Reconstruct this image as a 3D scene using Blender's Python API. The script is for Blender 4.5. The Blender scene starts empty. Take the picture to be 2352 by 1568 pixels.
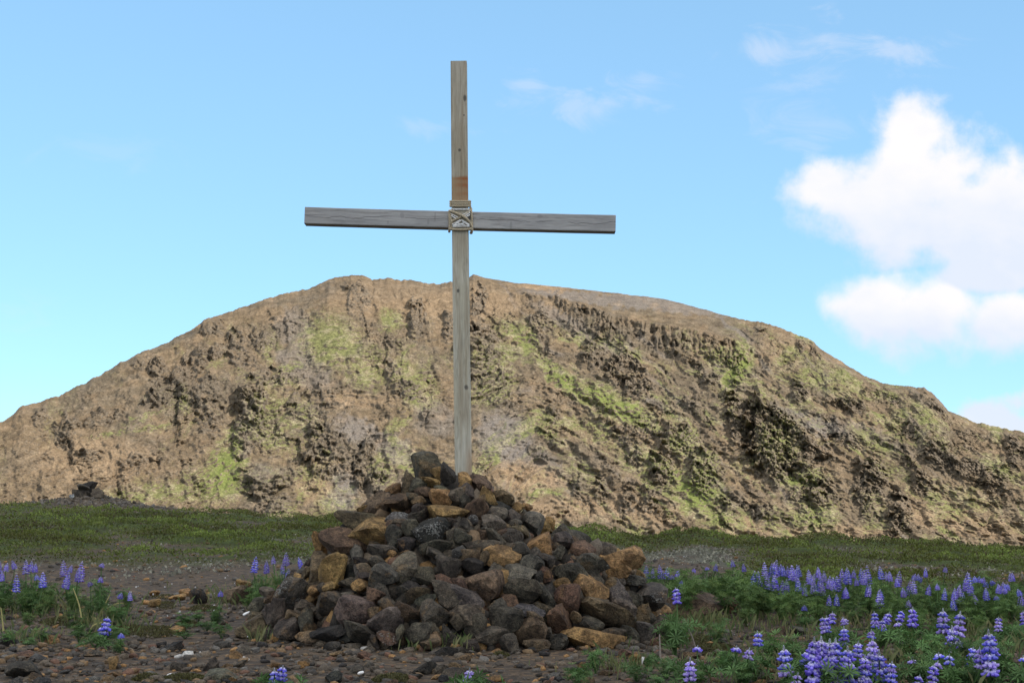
import bpy, bmesh, math, random
import numpy as np
from mathutils import Vector, Matrix, Euler

scene = bpy.context.scene
COL = scene.collection
R = math.radians
rng = np.random.default_rng(7)
random.seed(7)

# ------------------------------------------------------------------ camera
CAM_H = 1.26
F = 3231.0                      # focal length in units of a 2352 x 1568 picture
PITCH = math.atan(336.0 / F)
cd = bpy.data.cameras.new("camera")
cam = bpy.data.objects.new("camera", cd)
COL.objects.link(cam)
cam.location = (0, 0, CAM_H)
cam.rotation_euler = (math.pi / 2 + PITCH, 0, 0)
cd.sensor_width = 36.0
cd.lens = 36.0 * F / 2352.0
cd.clip_start = 0.1
cd.clip_end = 30000
scene.camera = cam

# ------------------------------------------------------------------ view, sun, sky
scene.view_settings.view_transform = 'Standard'
scene.view_settings.look = 'None'
scene.view_settings.exposure = 0.75
scene.view_settings.gamma = 1.0
scene.view_settings.use_curve_mapping = False
scene.cycles.use_denoising = True
scene.cycles.max_bounces = 5
scene.cycles.diffuse_bounces = 3
scene.cycles.glossy_bounces = 2
scene.cycles.transmission_bounces = 3
scene.cycles.transparent_max_bounces = 4
scene.cycles.caustics_reflective = False
scene.cycles.caustics_refractive = False
scene.cycles.pixel_filter_type = 'BLACKMAN_HARRIS'

SUN_EL = R(36)
SUN_AZ = R(128)                # clockwise from +Y (the view direction)
sun_dir = Vector((math.sin(SUN_AZ) * math.cos(SUN_EL), math.cos(SUN_AZ) * math.cos(SUN_EL), math.sin(SUN_EL)))
sl = bpy.data.lights.new("sun", 'SUN')
sl.energy = 3.6
sl.angle = R(0.53)
sl.color = (1.0, 0.93, 0.83)
sun = bpy.data.objects.new("sun", sl)
COL.objects.link(sun)
sun.rotation_euler = sun_dir.to_track_quat('Z', 'Y').to_euler()
sun.location = sun_dir * 900

SKY_STRENGTH = 0.15
world = bpy.data.worlds.new("World")
scene.world = world
world.use_nodes = True
wt = world.node_tree
wt.nodes.clear()


class NT:
    """small helper to write node graphs"""
    def __init__(s, tree):
        s.t = tree

    def n(s, kind, **kw):
        nd = s.t.nodes.new(kind)
        for k, v in kw.items():
            setattr(nd, k, v)
        return nd

    def put(s, sock, v):
        if v is None:
            return
        if isinstance(v, bpy.types.NodeSocket):
            s.t.links.new(v, sock)
        else:
            if sock.type == 'RGBA' and len(v) == 3:
                v = (*v, 1)
            sock.default_value = v

    def m(s, op, a, b=None, c=None, clamp=False):
        nd = s.n('ShaderNodeMath', operation=op, use_clamp=clamp)
        s.put(nd.inputs[0], a)
        s.put(nd.inputs[1], b)
        s.put(nd.inputs[2], c)
        return nd.outputs[0]

    def vm(s, op, a, b=None):
        nd = s.n('ShaderNodeVectorMath', operation=op)
        s.put(nd.inputs[0], a)
        s.put(nd.inputs[1], b)
        return nd.outputs[0]

    def mix(s, f, a, b, blend='MIX'):
        nd = s.n('ShaderNodeMix', data_type='RGBA', blend_type=blend)
        s.put(nd.inputs[0], f)
        s.put(nd.inputs[6], a)
        s.put(nd.inputs[7], b)
        return nd.outputs[2]

    def noise(s, vec, scale, detail=4, rough=0.55, dist=0.0, col=False):
        nd = s.n('ShaderNodeTexNoise')
        s.put(nd.inputs['Vector'], vec)
        nd.inputs['Scale'].default_value = scale
        nd.inputs['Detail'].default_value = detail
        nd.inputs['Roughness'].default_value = rough
        nd.inputs['Distortion'].default_value = dist
        return nd.outputs['Color' if col else 'Fac']

    def ss(s, v, lo, hi, a=0.0, b=1.0):
        nd = s.n('ShaderNodeMapRange', interpolation_type='SMOOTHSTEP')
        s.put(nd.inputs[0], v)
        s.put(nd.inputs[1], lo)
        s.put(nd.inputs[2], hi)
        s.put(nd.inputs[3], a)
        s.put(nd.inputs[4], b)
        return nd.outputs[0]

    def ramp(s, v, stops):
        nd = s.n('ShaderNodeValToRGB')
        cr = nd.color_ramp
        while len(cr.elements) < len(stops):
            cr.elements.new(0.5)
        for e, (p, c) in zip(cr.elements, stops):
            e.position = p
            e.color = (*c, 1)
        s.put(nd.inputs[0], v)
        return nd.outputs[0]


def ray(qx, qy):
    """direction of the view ray through a point of the 2352 x 1568 picture"""
    a, b = (qx - 1176) / F, (784 - qy) / F
    return np.array([a, math.cos(PITCH) - b * math.sin(PITCH), math.sin(PITCH) + b * math.cos(PITCH)])


def at(qx, qy, depth):
    d = ray(qx, qy)
    return np.array([0, 0, CAM_H]) + d * (depth / d[1])


def on_ground(qx, qy):
    d = ray(qx, qy)
    return np.array([0, 0, CAM_H]) + d * (-CAM_H / d[2])


def proj(X, Y, Z):
    z = Z - CAM_H
    dep = Y * math.cos(PITCH) + z * math.sin(PITCH)
    up = -Y * math.sin(PITCH) + z * math.cos(PITCH)
    return 1176 + F * X / dep, 784 - F * up / dep


# sky: Nishita plus clouds laid over it by direction
g = NT(wt)
sky = g.n('ShaderNodeTexSky', sky_type='NISHITA')
sky.sun_disc = False
sky.sun_elevation = SUN_EL
sky.sun_rotation = SUN_AZ
sky.altitude = 0
sky.air_density = 0.6
sky.dust_density = 0.0
sky.ozone_density = 5.0
tc = g.n('ShaderNodeTexCoord')
D = tc.outputs['Generated']
sx = g.n('ShaderNodeSeparateXYZ')
wt.links.new(D, sx.inputs[0])
yy = g.m('MAXIMUM', sx.outputs[1], 0.02)
px = g.m('DIVIDE', sx.outputs[0], yy)
pz = g.m('DIVIDE', sx.outputs[2], yy)
cmb = g.n('ShaderNodeCombineXYZ')
wt.links.new(px, cmb.inputs[0])
wt.links.new(pz, cmb.inputs[2])
P = cmb.outputs[0]
n1 = g.noise(P, 13.0, 7, 0.58)
n2 = g.noise(P, 42.0, 5, 0.6)
nb = g.noise(g.vm('MULTIPLY', P, (1, 1, 1.6)), 26.0, 4, 0.5)
front = g.ss(sx.outputs[1], 0.15, 0.4)


def ell(qx, qy, rx, ry, soft=0.0):
    d = ray(qx, qy)
    cx, cz = d[0] / d[1], d[2] / d[1]
    u = g.m('MULTIPLY', g.m('SUBTRACT', px, cx), F / rx)
    v = g.m('MULTIPLY', g.m('SUBTRACT', pz, cz), F / ry)
    r2 = g.m('ADD', g.m('MULTIPLY', u, u), g.m('MULTIPLY', v, v))
    return g.m('SUBTRACT', 1.0, g.m('SQRT', r2))        # 1 centre, 0 edge


def union(lst):
    o = lst[0]
    for e in lst[1:]:
        nd = g.m('SMOOTH_MAX', o, e, 0.22)
        o = nd
    return o


wob = g.m('ADD', g.m('MULTIPLY', g.m('SUBTRACT', n1, 0.5), 3.0), g.m('MULTIPLY', g.m('SUBTRACT', n2, 0.5), 1.1))
cumA = union([ell(2090, 400, 165, 185), ell(1985, 450, 185, 150), ell(2095, 300, 100, 100), ell(2190, 380, 120, 120), ell(2290, 460, 200, 150),
              ell(2110, 530, 290, 110), ell(2430, 470, 180, 180), ell(1905, 420, 85, 95), ell(2330, 570, 190, 110), ell(2270, 640, 190, 60)])
cumB = union([ell(2030, 715, 150, 95), ell(2150, 705, 170, 115), ell(2320, 720, 150, 90), ell(2450, 740, 140, 95)])
cumC = union([ell(2300, 985, 170, 60), ell(2480, 960, 190, 75)])
n0 = g.noise(P, 6.5, 4, 0.5)
wob2 = g.m('ADD', g.m('MULTIPLY', wob, 0.62), g.m('MULTIPLY', g.m('SUBTRACT', n0, 0.5), 1.2))
mA = g.ss(g.m('ADD', cumA, wob2), -0.08, 0.58)
mB = g.ss(g.m('ADD', cumB, wob2), -0.10, 0.70)
mC = g.ss(g.m('ADD', cumC, wob2), 0.0, 0.4)
# wisps
wD = union([ell(1900, 90, 150, 75), ell(2060, 115, 160, 50), ell(1760, 120, 130, 40)])
wE = union([ell(1215, 190, 60, 45), ell(1350, 235, 190, 50), ell(1480, 190, 120, 35)])
wF = union([ell(1880, 290, 200, 60), ell(1000, 290, 150, 30), ell(1900, 175, 200, 40)])
wG = union([ell(60, 715, 90, 60), ell(250, 350, 200, 50)])
wn = g.noise(g.vm('ADD', g.vm('MULTIPLY', P, (1.0, 1.0, 2.2)), (0.3, 0, 0.1)), 17.0, 7, 0.62, 0.8)
wv = g.m('MULTIPLY', g.m('SUBTRACT', wn, 0.5), 5.0)


def wisp(w, k, hi=1.3):
    return g.m('MULTIPLY', g.ss(g.m('ADD', w, wv), 0.0, hi), k)


thin = g.m('MAXIMUM', g.m('MAXIMUM', wisp(wD, 0.42, 1.6), wisp(wE, 0.32)), g.m('MAXIMUM', wisp(wF, 0.20), wisp(wG, 0.10)))
thick = g.m('MAXIMUM', g.m('MAXIMUM', mA, mB), g.m('MULTIPLY', mC, 0.95))
# cloud brightness: bright tops, faint blue-grey undersides and folds
dA = ray(2100, 330); dB = ray(2100, 640); dC = ray(2100, 810); dA2 = ray(2100, 610)
lowA = g.ss(pz, float(dA2[2] / dA2[1]), float(dA[2] / dA[1]))
lowB = g.ss(pz, float(dC[2] / dC[1]), float(dB[2] / dB[1]))
isB = g.ss(g.m('SUBTRACT', cumB, cumA), -0.1, 0.2)
lit = g.m('ADD', g.m('MULTIPLY', lowA, g.m('SUBTRACT', 1.0, isB)), g.m('MULTIPLY', lowB, isB))
lit = g.m('ADD', lit, g.m('MULTIPLY', g.m('SUBTRACT', nb, 0.5), 1.3), clamp=True)
K = 1.0 / SKY_STRENGTH / 2 ** scene.view_settings.exposure
ccol = g.mix(lit, (0.80 * K, 0.87 * K, 1.0 * K), (1.02 * K, 1.0 * K, 1.0 * K))
tcol = (0.80 * K, 0.86 * K, 1.0 * K)
gam = g.n('ShaderNodeGamma')
wt.links.new(sky.outputs[0], gam.inputs[0])
gam.inputs[1].default_value = 0.4
skyc = g.mix(1.0, gam.outputs[0], (0.352 * K, 0.515 * K, 0.60 * K), 'MULTIPLY')
# bright broken cloud added over the unseen sky, to lift and whiten the ambient light
zz = g.m('MAXIMUM', sx.outputs[2], 0.12)
cb2 = g.n('ShaderNodeCombineXYZ')
wt.links.new(g.m('DIVIDE', sx.outputs[0], zz), cb2.inputs[0])
wt.links.new(g.m('DIVIDE', sx.outputs[1], zz), cb2.inputs[1])
vd = g.n('ShaderNodeVectorMath', operation='DOT_PRODUCT')
wt.links.new(D, vd.inputs[0])
vd.inputs[1].default_value = (0, math.cos(R(9)), math.sin(R(9)))
away = g.ss(vd.outputs['Value'], math.cos(R(27)), math.cos(R(45)))
cov = g.ss(g.noise(cb2.outputs[0], 0.9, 6, 0.55), 0.42, 0.54)
broken = g.m('MULTIPLY', g.m('MULTIPLY', cov, away), g.ss(sx.outputs[2], 0.0, 0.15))
skyc = g.mix(broken, skyc, (1.75 * K, 1.70 * K, 1.64 * K))
c1 = g.mix(g.m('MULTIPLY', thin, front), skyc, tcol)
c2 = g.mix(g.m('MULTIPLY', thick, front), c1, ccol)
bg = g.n('ShaderNodeBackground')
bg.inputs[1].default_value = SKY_STRENGTH
wt.links.new(c2, bg.inputs[0])
wo = g.n('ShaderNodeOutputWorld')
wt.links.new(bg.outputs[0], wo.inputs[0])


# ------------------------------------------------------------------ numeric helpers
def _h(ix, iy, iz, seed):
    h = (ix.astype(np.uint32) * np.uint32(374761393) + iy.astype(np.uint32) * np.uint32(668265263)
         + iz.astype(np.uint32) * np.uint32(2147483647 & 0x7feb352d) + np.uint32((seed * 974634 + 12345) & 0xffffffff))
    h ^= h >> np.uint32(15); h *= np.uint32(0x2c1b3c6d)
    h ^= h >> np.uint32(12); h *= np.uint32(0x297a2d39)
    h ^= h >> np.uint32(15)
    return h


def pn(P, seed=0):
    """gradient noise, roughly -1..1"""
    P = np.asarray(P, dtype=np.float32)
    i = np.floor(P)
    f = P - i
    i = i.astype(np.int64)
    u = f * f * f * (f * (f * 6 - 15) + 10)
    tot = np.zeros(len(P), np.float32)
    for dx in (0, 1):
        wx = u[:, 0] if dx else 1 - u[:, 0]
        for dy in (0, 1):
            wy = u[:, 1] if dy else 1 - u[:, 1]
            for dz in (0, 1):
                wz = u[:, 2] if dz else 1 - u[:, 2]
                h = _h(i[:, 0] + dx, i[:, 1] + dy, i[:, 2] + dz, seed)
                gx = (h & np.uint32(1023)).astype(np.float32) / 511.5 - 1
                gy = ((h >> np.uint32(10)) & np.uint32(1023)).astype(np.float32) / 511.5 - 1
                gz = ((h >> np.uint32(20)) & np.uint32(1023)).astype(np.float32) / 511.5 - 1
                tot += wx * wy * wz * (gx * (f[:, 0] - dx) + gy * (f[:, 1] - dy) + gz * (f[:, 2] - dz))
    return tot * 1.3


def fbm(P, o=4, seed=0, gain=0.5, lac=2.03, ridged=False):
    P = np.asarray(P, dtype=np.float32)
    a, t, s = 1.0, 0.0, 0.0
    for k in range(o):
        v = pn(P, seed + k * 17)
        if ridged:
            v = 1 - 2 * np.abs(v)
        t = t + a * v
        s += a
        a *= gain
        P = P * lac + 3.7
    return t / s


def sstep(x, a, b):
    t = np.clip((x - a) / (b - a), 0, 1)
    return t * t * (3 - 2 * t)


def v3(a, b, c=0.0):
    a = np.asarray(a, np.float32)
    return np.stack([a, np.broadcast_to(np.asarray(b, np.float32), a.shape), np.broadcast_to(np.asarray(c, np.float32), a.shape)], 1)


def np_mesh(name, V, faces, mat=None, smooth=True, col=None, mats=None, midx=None):
    """mesh from arrays; faces is an (n,3) or (n,4) int array"""
    me = bpy.data.meshes.new(name)
    V = np.asarray(V, np.float32)
    faces = np.asarray(faces, np.int32)
    k = faces.shape[1]
    me.vertices.add(len(V))
    me.vertices.foreach_set('co', V.ravel())
    me.loops.add(faces.size)
    me.loops.foreach_set('vertex_index', faces.ravel())
    me.polygons.add(len(faces))
    me.polygons.foreach_set('loop_start', np.arange(0, faces.size, k, dtype=np.int32))
    if smooth:
        me.polygons.foreach_set('use_smooth', np.ones(len(faces), bool))
    if mat:
        me.materials.append(mat)
    for m_ in mats or ():
        me.materials.append(m_)
    if midx is not None:
        me.polygons.foreach_set('material_index', np.asarray(midx, np.int32))
    me.update(calc_edges=True)
    if col is not None:
        ca = me.color_attributes.new('tint', 'FLOAT_COLOR', 'POINT')
        c = np.ones((len(V), 4), np.float32)
        col = np.asarray(col)
        c[:, :col.shape[1]] = col
        ca.data.foreach_set('color', c.ravel())
    return me


def obj(name, me, parent=None, **props):
    o = bpy.data.objects.new(name, me)
    COL.objects.link(o)
    if parent is not None:
        o.parent = parent
    for k, v in props.items():
        o[k] = v
    return o


def empty(name, loc, label, cat, group=None):
    o = bpy.data.objects.new(name, None)
    COL.objects.link(o)
    o.location = loc
    o.empty_display_size = 0.1
    o['label'] = label
    o['category'] = cat
    if group:
        o['group'] = group
    return o


def thing(o, label, cat, group=None):
    o['label'] = label
    o['category'] = cat
    if group:
        o['group'] = group
    return o


class Buf:
    """gathers triangles, all with a colour per vertex"""
    def __init__(s):
        s.V, s.Fc, s.C, s.n = [], [], [], 0

    def add(s, V, Fc, col):
        V = np.asarray(V, np.float32)
        s.V.append(V)
        s.Fc.append(np.asarray(Fc, np.int64) + s.n)
        col = np.asarray(col, np.float32)
        if col.ndim == 1:
            col = np.broadcast_to(col, (len(V), len(col)))
        s.C.append(col[:, :3])
        s.n += len(V)

    def mesh(s, name, mat, smooth=False):
        return np_mesh(name, np.concatenate(s.V), np.concatenate(s.Fc), mat, smooth, np.concatenate(s.C))


def tube_tri(pts, radii, sides=5):
    """open tube as triangles"""
    pts = np.asarray(pts, float)
    n = len(pts)
    radii = np.broadcast_to(np.asarray(radii, float), (n,))
    V = []
    up0 = np.array([0.31, 0.17, 0.93])
    for i in range(n):
        t = pts[min(i + 1, n - 1)] - pts[max(i - 1, 0)]
        t /= np.linalg.norm(t) + 1e-9
        a = np.cross(t, up0)
        if np.linalg.norm(a) < 1e-3:
            a = np.cross(t, [1, 0, 0])
        a /= np.linalg.norm(a)
        b = np.cross(t, a)
        for k in range(sides):
            w = 2 * math.pi * k / sides
            V.append(pts[i] + radii[i] * (math.cos(w) * a + math.sin(w) * b))
    Fc = []
    for i in range(n - 1):
        for k in range(sides):
            a0, a1 = i * sides + k, i * sides + (k + 1) % sides
            b0, b1 = a0 + sides, a1 + sides
            Fc += [(a0, a1, b1), (a0, b1, b0)]
    return np.array(V), np.array(Fc)


# ------------------------------------------------------------------ materials
def new_mat(name):
    m_ = bpy.data.materials.new(name)
    m_.use_nodes = True
    t = m_.node_tree
    t.nodes.clear()
    G = NT(t)
    b = G.n('ShaderNodeBsdfPrincipled')
    o = G.n('ShaderNodeOutputMaterial')
    t.links.new(b.outputs[0], o.inputs[0])
    b.inputs['Roughness'].default_value = 0.9
    b.inputs['Specular IOR Level'].default_value = 0.25
    return m_, G, b


def bump(G, b, h, strength, dist):
    nd = G.n('ShaderNodeBump')
    nd.inputs['Strength'].default_value = strength
    nd.inputs['Distance'].default_value = dist
    G.put(nd.inputs['Height'], h)
    G.t.links.new(nd.outputs[0], b.inputs['Normal'])


def attr(G, name):
    nd = G.n('ShaderNodeAttribute')
    nd.attribute_name = name
    return nd


def mat_stone():
    m_, G, b = new_mat('lava_stone')
    oi = G.n('ShaderNodeObjectInfo')
    geo = G.n('ShaderNodeNewGeometry')
    off = G.m('MULTIPLY', oi.outputs['Random'], 57.0)
    cb = G.n('ShaderNodeCombineXYZ')
    for i in range(3):
        G.t.links.new(off, cb.inputs[i])
    Pn = G.vm('ADD', geo.outputs['Position'], cb.outputs[0])
    big = G.noise(Pn, 6.0, 3, 0.6)
    mid = G.noise(Pn, 26.0, 6, 0.68)
    fine = G.noise(Pn, 90.0, 4, 0.65)
    base = oi.outputs['Color']
    dark = G.mix(1.0, base, (0.45, 0.44, 0.46), 'MULTIPLY')
    warm = G.mix(0.55, base, (0.235, 0.125, 0.045))
    c = G.mix(G.ss(big, 0.40, 0.62), base, dark)
    thr = G.m('ADD', 0.50, G.m('MULTIPLY', oi.outputs['Random'], 0.22))
    c = G.mix(G.m('MULTIPLY', G.ss(G.noise(Pn, 8.0, 4, 0.6), thr, G.m('ADD', thr, 0.12)), 0.7), c, warm)
    c = G.mix(1.0, c, G.ramp(mid, [(0.32, (0.42, 0.42, 0.43)), (0.5, (1.0, 1.0, 1.0)), (0.68, (1.65, 1.58, 1.48))]), 'MULTIPLY')
    c = G.mix(1.0, c, G.ramp(fine, [(0.35, (0.55, 0.62, 0.62)), (0.65, (1.35, 1.35, 1.35))]), 'MULTIPLY')
    # pale lichen in spots, more of it where the object's alpha is low
    li = G.m('SUBTRACT', 1.0, oi.outputs['Alpha'])
    lt = G.m('SUBTRACT', 0.74, G.m('MULTIPLY', li, 0.24))
    lich = G.ss(G.m('ADD', G.m('MULTIPLY', G.noise(Pn, 60.0, 5, 0.7), 0.65), G.m('MULTIPLY', big, 0.45)), lt, G.m('ADD', lt, 0.05))
    c = G.mix(G.m('MULTIPLY', lich, 0.75), c, (0.30, 0.29, 0.265))
    G.t.links.new(c, b.inputs['Base Color'])
    vor = G.n('ShaderNodeTexVoronoi')
    G.put(vor.inputs['Vector'], Pn)
    vor.inputs['Scale'].default_value = 48
    pits = G.ss(vor.outputs['Distance'], 0.12, 0.34)
    h = G.m('ADD', G.m('MULTIPLY', mid, 1.2), G.m('ADD', G.m('MULTIPLY', fine, 0.5), G.m('MULTIPLY', pits, 0.22)))
    bump(G, b, h, 1.0, 0.035)
    return m_


def mat_gravel():
    m_, G, b = new_mat('gravel_stone')
    a = attr(G, 'tint')
    geo = G.n('ShaderNodeNewGeometry')
    nz = G.noise(geo.outputs['Position'], 70, 4, 0.6)
    c = G.mix(1.0, a.outputs['Color'], G.ramp(nz, [(0.3, (0.55, 0.55, 0.55)), (0.7, (1.4, 1.38, 1.35))]), 'MULTIPLY')
    G.t.links.new(c, b.inputs['Base Color'])
    bump(G, b, nz, 0.7, 0.012)
    return m_


def mat_leaf(name, trans=0.25):
    m_, G, b = new_mat(name)
    a = attr(G, 'tint')
    oi = G.n('ShaderNodeObjectInfo')
    f = G.m('ADD', 0.8, G.m('MULTIPLY', oi.outputs['Random'], 0.45))
    cb = G.n('ShaderNodeCombineXYZ')
    for i in range(3):
        G.t.links.new(f, cb.inputs[i])
    c = G.mix(1.0, a.outputs['Color'], cb.outputs[0], 'MULTIPLY')
    G.t.links.new(c, b.inputs['Base Color'])
    b.inputs['Roughness'].default_value = 0.62
    tr = G.n('ShaderNodeBsdfTranslucent')
    G.t.links.new(c, tr.inputs[0])
    mx = G.n('ShaderNodeMixShader')
    mx.inputs[0].default_value = trans
    out = [n for n in G.t.nodes if n.type == 'OUTPUT_MATERIAL'][0]
    G.t.links.new(b.outputs[0], mx.inputs[1])
    G.t.links.new(tr.outputs[0], mx.inputs[2])
    G.t.links.new(mx.outputs[0], out.inputs[0])
    return m_


def mat_wood(name, seed, base_a, base_b, stains):
    """weathered timber; the grain runs along local Z"""
    m_, G, b = new_mat(name)
    tc_ = G.n('ShaderNodeTexCoord')
    O = G.vm('ADD', tc_.outputs['Object'], (seed * 3.1, seed * 1.7, seed * 5.3))
    sp = G.n('ShaderNodeSeparateXYZ')
    G.t.links.new(tc_.outputs['Object'], sp.inputs[0])
    warp = G.noise(O, 3.0, 2, 0.5, col=True)
    st = G.vm('ADD', G.vm('MULTIPLY', O, (34, 34, 1.1)), G.vm('MULTIPLY', warp, (2.2, 2.2, 0)))
    grain = G.noise(st, 1.6, 5, 0.65)
    fineg = G.noise(G.vm('MULTIPLY', O, (150, 150, 4)), 1.0, 3, 0.6)
    blot = G.noise(G.vm('MULTIPLY', O, (5, 5, 1.3)), 1.0, 4, 0.6)
    c = G.mix(G.ss(blot, 0.35, 0.65), base_a, base_b)
    c = G.mix(1.0, c, G.ramp(grain, [(0.3, (0.66, 0.65, 0.63)), (0.5, (1, 1, 1)), (0.72, (1.2, 1.19, 1.16))]), 'MULTIPLY')
    c = G.mix(1.0, c, G.ramp(fineg, [(0.3, (0.8, 0.8, 0.8)), (0.7, (1.12, 1.12, 1.12))]), 'MULTIPLY')
    h = G.m('ADD', G.m('MULTIPLY', grain, 0.7), G.m('MULTIPLY', fineg, 0.5))
    c, h = stains(G, sp.outputs, O, c, h)
    G.t.links.new(c, b.inputs['Base Color'])
    b.inputs['Roughness'].default_value = 0.85
    bump(G, b, h, 0.5, 0.006)
    return m_


def mat_tint(name, rough=0.85, spec=0.25):
    m_, G, b = new_mat(name)
    a = attr(G, 'tint')
    geo = G.n('ShaderNodeNewGeometry')
    nz = G.noise(geo.outputs['Position'], 140, 3, 0.6)
    c = G.mix(1.0, a.outputs['Color'], G.ramp(nz, [(0.3, (0.8, 0.8, 0.8)), (0.7, (1.15, 1.15, 1.15))]), 'MULTIPLY')
    G.t.links.new(c, b.inputs['Base Color'])
    b.inputs['Roughness'].default_value = rough
    return m_


M_STONE = mat_stone()
M_GRAVEL = mat_gravel()
M_LEAF = mat_leaf('leaf', 0.22)
M_PETAL = mat_leaf('petal', 0.30)
M_HEATH = mat_leaf('heath_leaf', 0.2)

# ------------------------------------------------------------------ the plateau
CREST = np.array([  # picture x, distance of the crest, picture y of the crest
    (-1500, 46, 1150), (-400, 46, 1150), (0, 46, 1158), (130, 46, 1158), (340, 46, 1166), (500, 46, 1174), (760, 44, 1192),
    (1000, 40, 1210), (1200, 36, 1222), (1310, 34, 1228), (1400, 33, 1230), (1500, 33, 1243), (1600, 33, 1233),
    (1700, 33, 1241), (1900, 33, 1250), (2100, 33, 1254), (2352, 33, 1265), (2900, 33, 1268), (3900, 33, 1268)], float)
FA = F / math.cos(PITCH)


def ground_z(x, y, detail=True):
    x = np.asarray(x, float)
    y = np.asarray(y, float)
    r = np.hypot(x, y)
    ys = np.where(y > 0.05 * np.abs(x) + 1e-6, y, 0.05 * np.abs(x) + 1e-6)
    qx = np.clip(1176 + FA * x / ys, -1500, 3900)
    Cr = np.interp(qx, CREST[:, 0], CREST[:, 1])
    yc = np.interp(qx, CREST[:, 0], CREST[:, 2]) + np.interp(qx, [0, 700, 1300, 2352], [7, 7, 7, 12])
    zc = CAM_H - (yc - 1120) / F * Cr
    s = sstep(y, 15.5, Cr)
    z = zc * s
    over = np.clip(y - Cr, 0, None)
    z = z - np.where(over < 40, over ** 2 / 40 * 0.16, 6.4 + (over - 40) * 0.25)
    z = np.maximum(z, -36 + 0.0 * z)
    if detail:
        Pm = v3(x, y)
        hm = heath(x, y)
        near = 0.012 * fbm(Pm * 1.6, 4, 3) + 0.05 * fbm(Pm * 0.35, 3, 5) * sstep(r, 6, 16)
        hum = (0.20 * fbm(v3(x / 2.4, y / 3.0), 4, 9) + 0.22 * sstep(fbm(v3(x / 2.8, y / 3.4), 4, 21), -0.35, 0.5) - 0.06) * hm + 0.05 * fbm(v3(x / 0.9, y / 1.1), 3, 12) * sstep(r, 16, 24)
        z = z + near + hum
        z = z + 0.30 * np.exp(-((x + 13.55) / 2.5) ** 2 - ((y - 46) / 3.0) ** 2)     # rocky knoll at the left
        z = z + 0.10 * np.exp(-((x + 13.5) / 0.8) ** 2 - ((y - 46) / 1.5) ** 2)
    return z


def heath(x, y):
    """how much green dwarf shrub covers a spot (0..1)"""
    x = np.asarray(x, float)
    y = np.asarray(y, float)
    n = fbm(v3(x / 2.8, y / 3.4), 4, 21) + 0.35 * fbm(v3(x / 1.0, y / 1.6), 3, 24)
    q = x / np.maximum(y, 1e-3) * FA + 1176
    left = sstep(y, 20.5, 24.5) * sstep(q, 900, 560) + sstep(y, 29, 33) * sstep(q, 1200, 700)
    leftc = np.clip(left, 0, 1)
    right = np.maximum(sstep(y, 16.5, 20) * sstep(q, 1640, 1820), sstep(y, 26.5, 29.0) * sstep(q, 1200, 1350))
    c = np.clip(np.maximum(leftc, right), 0, 1)
    knoll = np.exp(-((x + 13.55) / 3.0) ** 2 - ((y - 46) / 3.0) ** 2) + sstep(y, 41.5, 45) * sstep(q, 620, 420) * 0.55
    return np.clip(sstep(n, -0.22, 0.16) * c - knoll * 1.2, 0, 1)


def grid_faces(nr, nc, wrap=False):
    a = np.arange(nr * nc).reshape(nr, nc)
    if wrap:
        a = np.concatenate([a, a[:, :1]], 1)
    return np.stack([a[:-1, :-1], a[:-1, 1:], a[1:, 1:], a[1:, :-1]], -1).reshape(-1, 4)


def mat_ground():
    m_, G, b = new_mat('bare_ground')
    a = attr(G, 'tint')
    sc = G.n('ShaderNodeSeparateColor')
    G.t.links.new(a.outputs['Color'], sc.inputs[0])
    geo = G.n('ShaderNodeNewGeometry')
    Pn = geo.outputs['Position']
    n1_ = G.noise(Pn, 0.9, 5, 0.6)
    n2_ = G.noise(Pn, 9.0, 5, 0.65)
    n3_ = G.noise(Pn, 55.0, 4, 0.65)
    soil = G.ramp(n2_, [(0.28, (0.044, 0.035, 0.028)), (0.5, (0.082, 0.065, 0.050)), (0.72, (0.140, 0.112, 0.086))])
    soil = G.mix(G.ss(n1_, 0.42, 0.62), soil, (0.10, 0.080, 0.062))
    vor = G.n('ShaderNodeTexVoronoi')
    G.put(vor.inputs['Vector'], Pn)
    vor.inputs['Scale'].default_value = 16
    soil = G.mix(0.6, soil, G.mix(1.0, soil, G.ramp(G.noise(vor.outputs['Position'], 31.0, 0), [(0.3, (0.5, 0.5, 0.55)), (0.5, (1, 0.95, 0.9)), (0.75, (2.2, 1.7, 1.2))]), 'MULTIPLY'))
    # pale flecks: small flowers and chips of lichen
    fl = G.ss(G.noise(Pn, 26.0, 2, 0.5), 0.735, 0.76)
    soil = G.mix(G.m('MULTIPLY', fl, 0.7), soil, (0.45, 0.43, 0.40))
    heathc = G.ramp(G.noise(Pn, 3.0, 6, 0.68), [(0.3, (0.050, 0.045, 0.022)), (0.5, (0.066, 0.085, 0.026)), (0.7, (0.105, 0.130, 0.038))])
    mossc = G.ramp(n2_, [(0.3, (0.060, 0.050, 0.036)), (0.5, (0.105, 0.096, 0.070)), (0.7, (0.18, 0.172, 0.135))])
    n5_ = G.noise(G.vm('MULTIPLY', Pn, (1, 0.5, 1)), 3.2, 5, 0.7)
    c = G.mix(G.ss(G.m('ADD', sc.outputs[1], G.m('MULTIPLY', G.m('SUBTRACT', n5_, 0.5), 2.6)), 0.35, 0.75), soil, mossc)
    c = G.mix(sc.outputs[0], c, heathc)
    c = G.mix(1.0, c, G.ramp(n3_, [(0.3, (0.65, 0.65, 0.65)), (0.7, (1.25, 1.25, 1.25))]), 'MULTIPLY')
    G.t.links.new(c, b.inputs['Base Color'])
    h = G.m('ADD', G.m('MULTIPLY', n2_, 1.0), G.m('MULTIPLY', n3_, 0.35))
    bump(G, b, h, 0.8, 0.05)
    b.inputs['Specular IOR Level'].default_value = 0.1
    return m_


M_GROUND = mat_ground()


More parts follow.
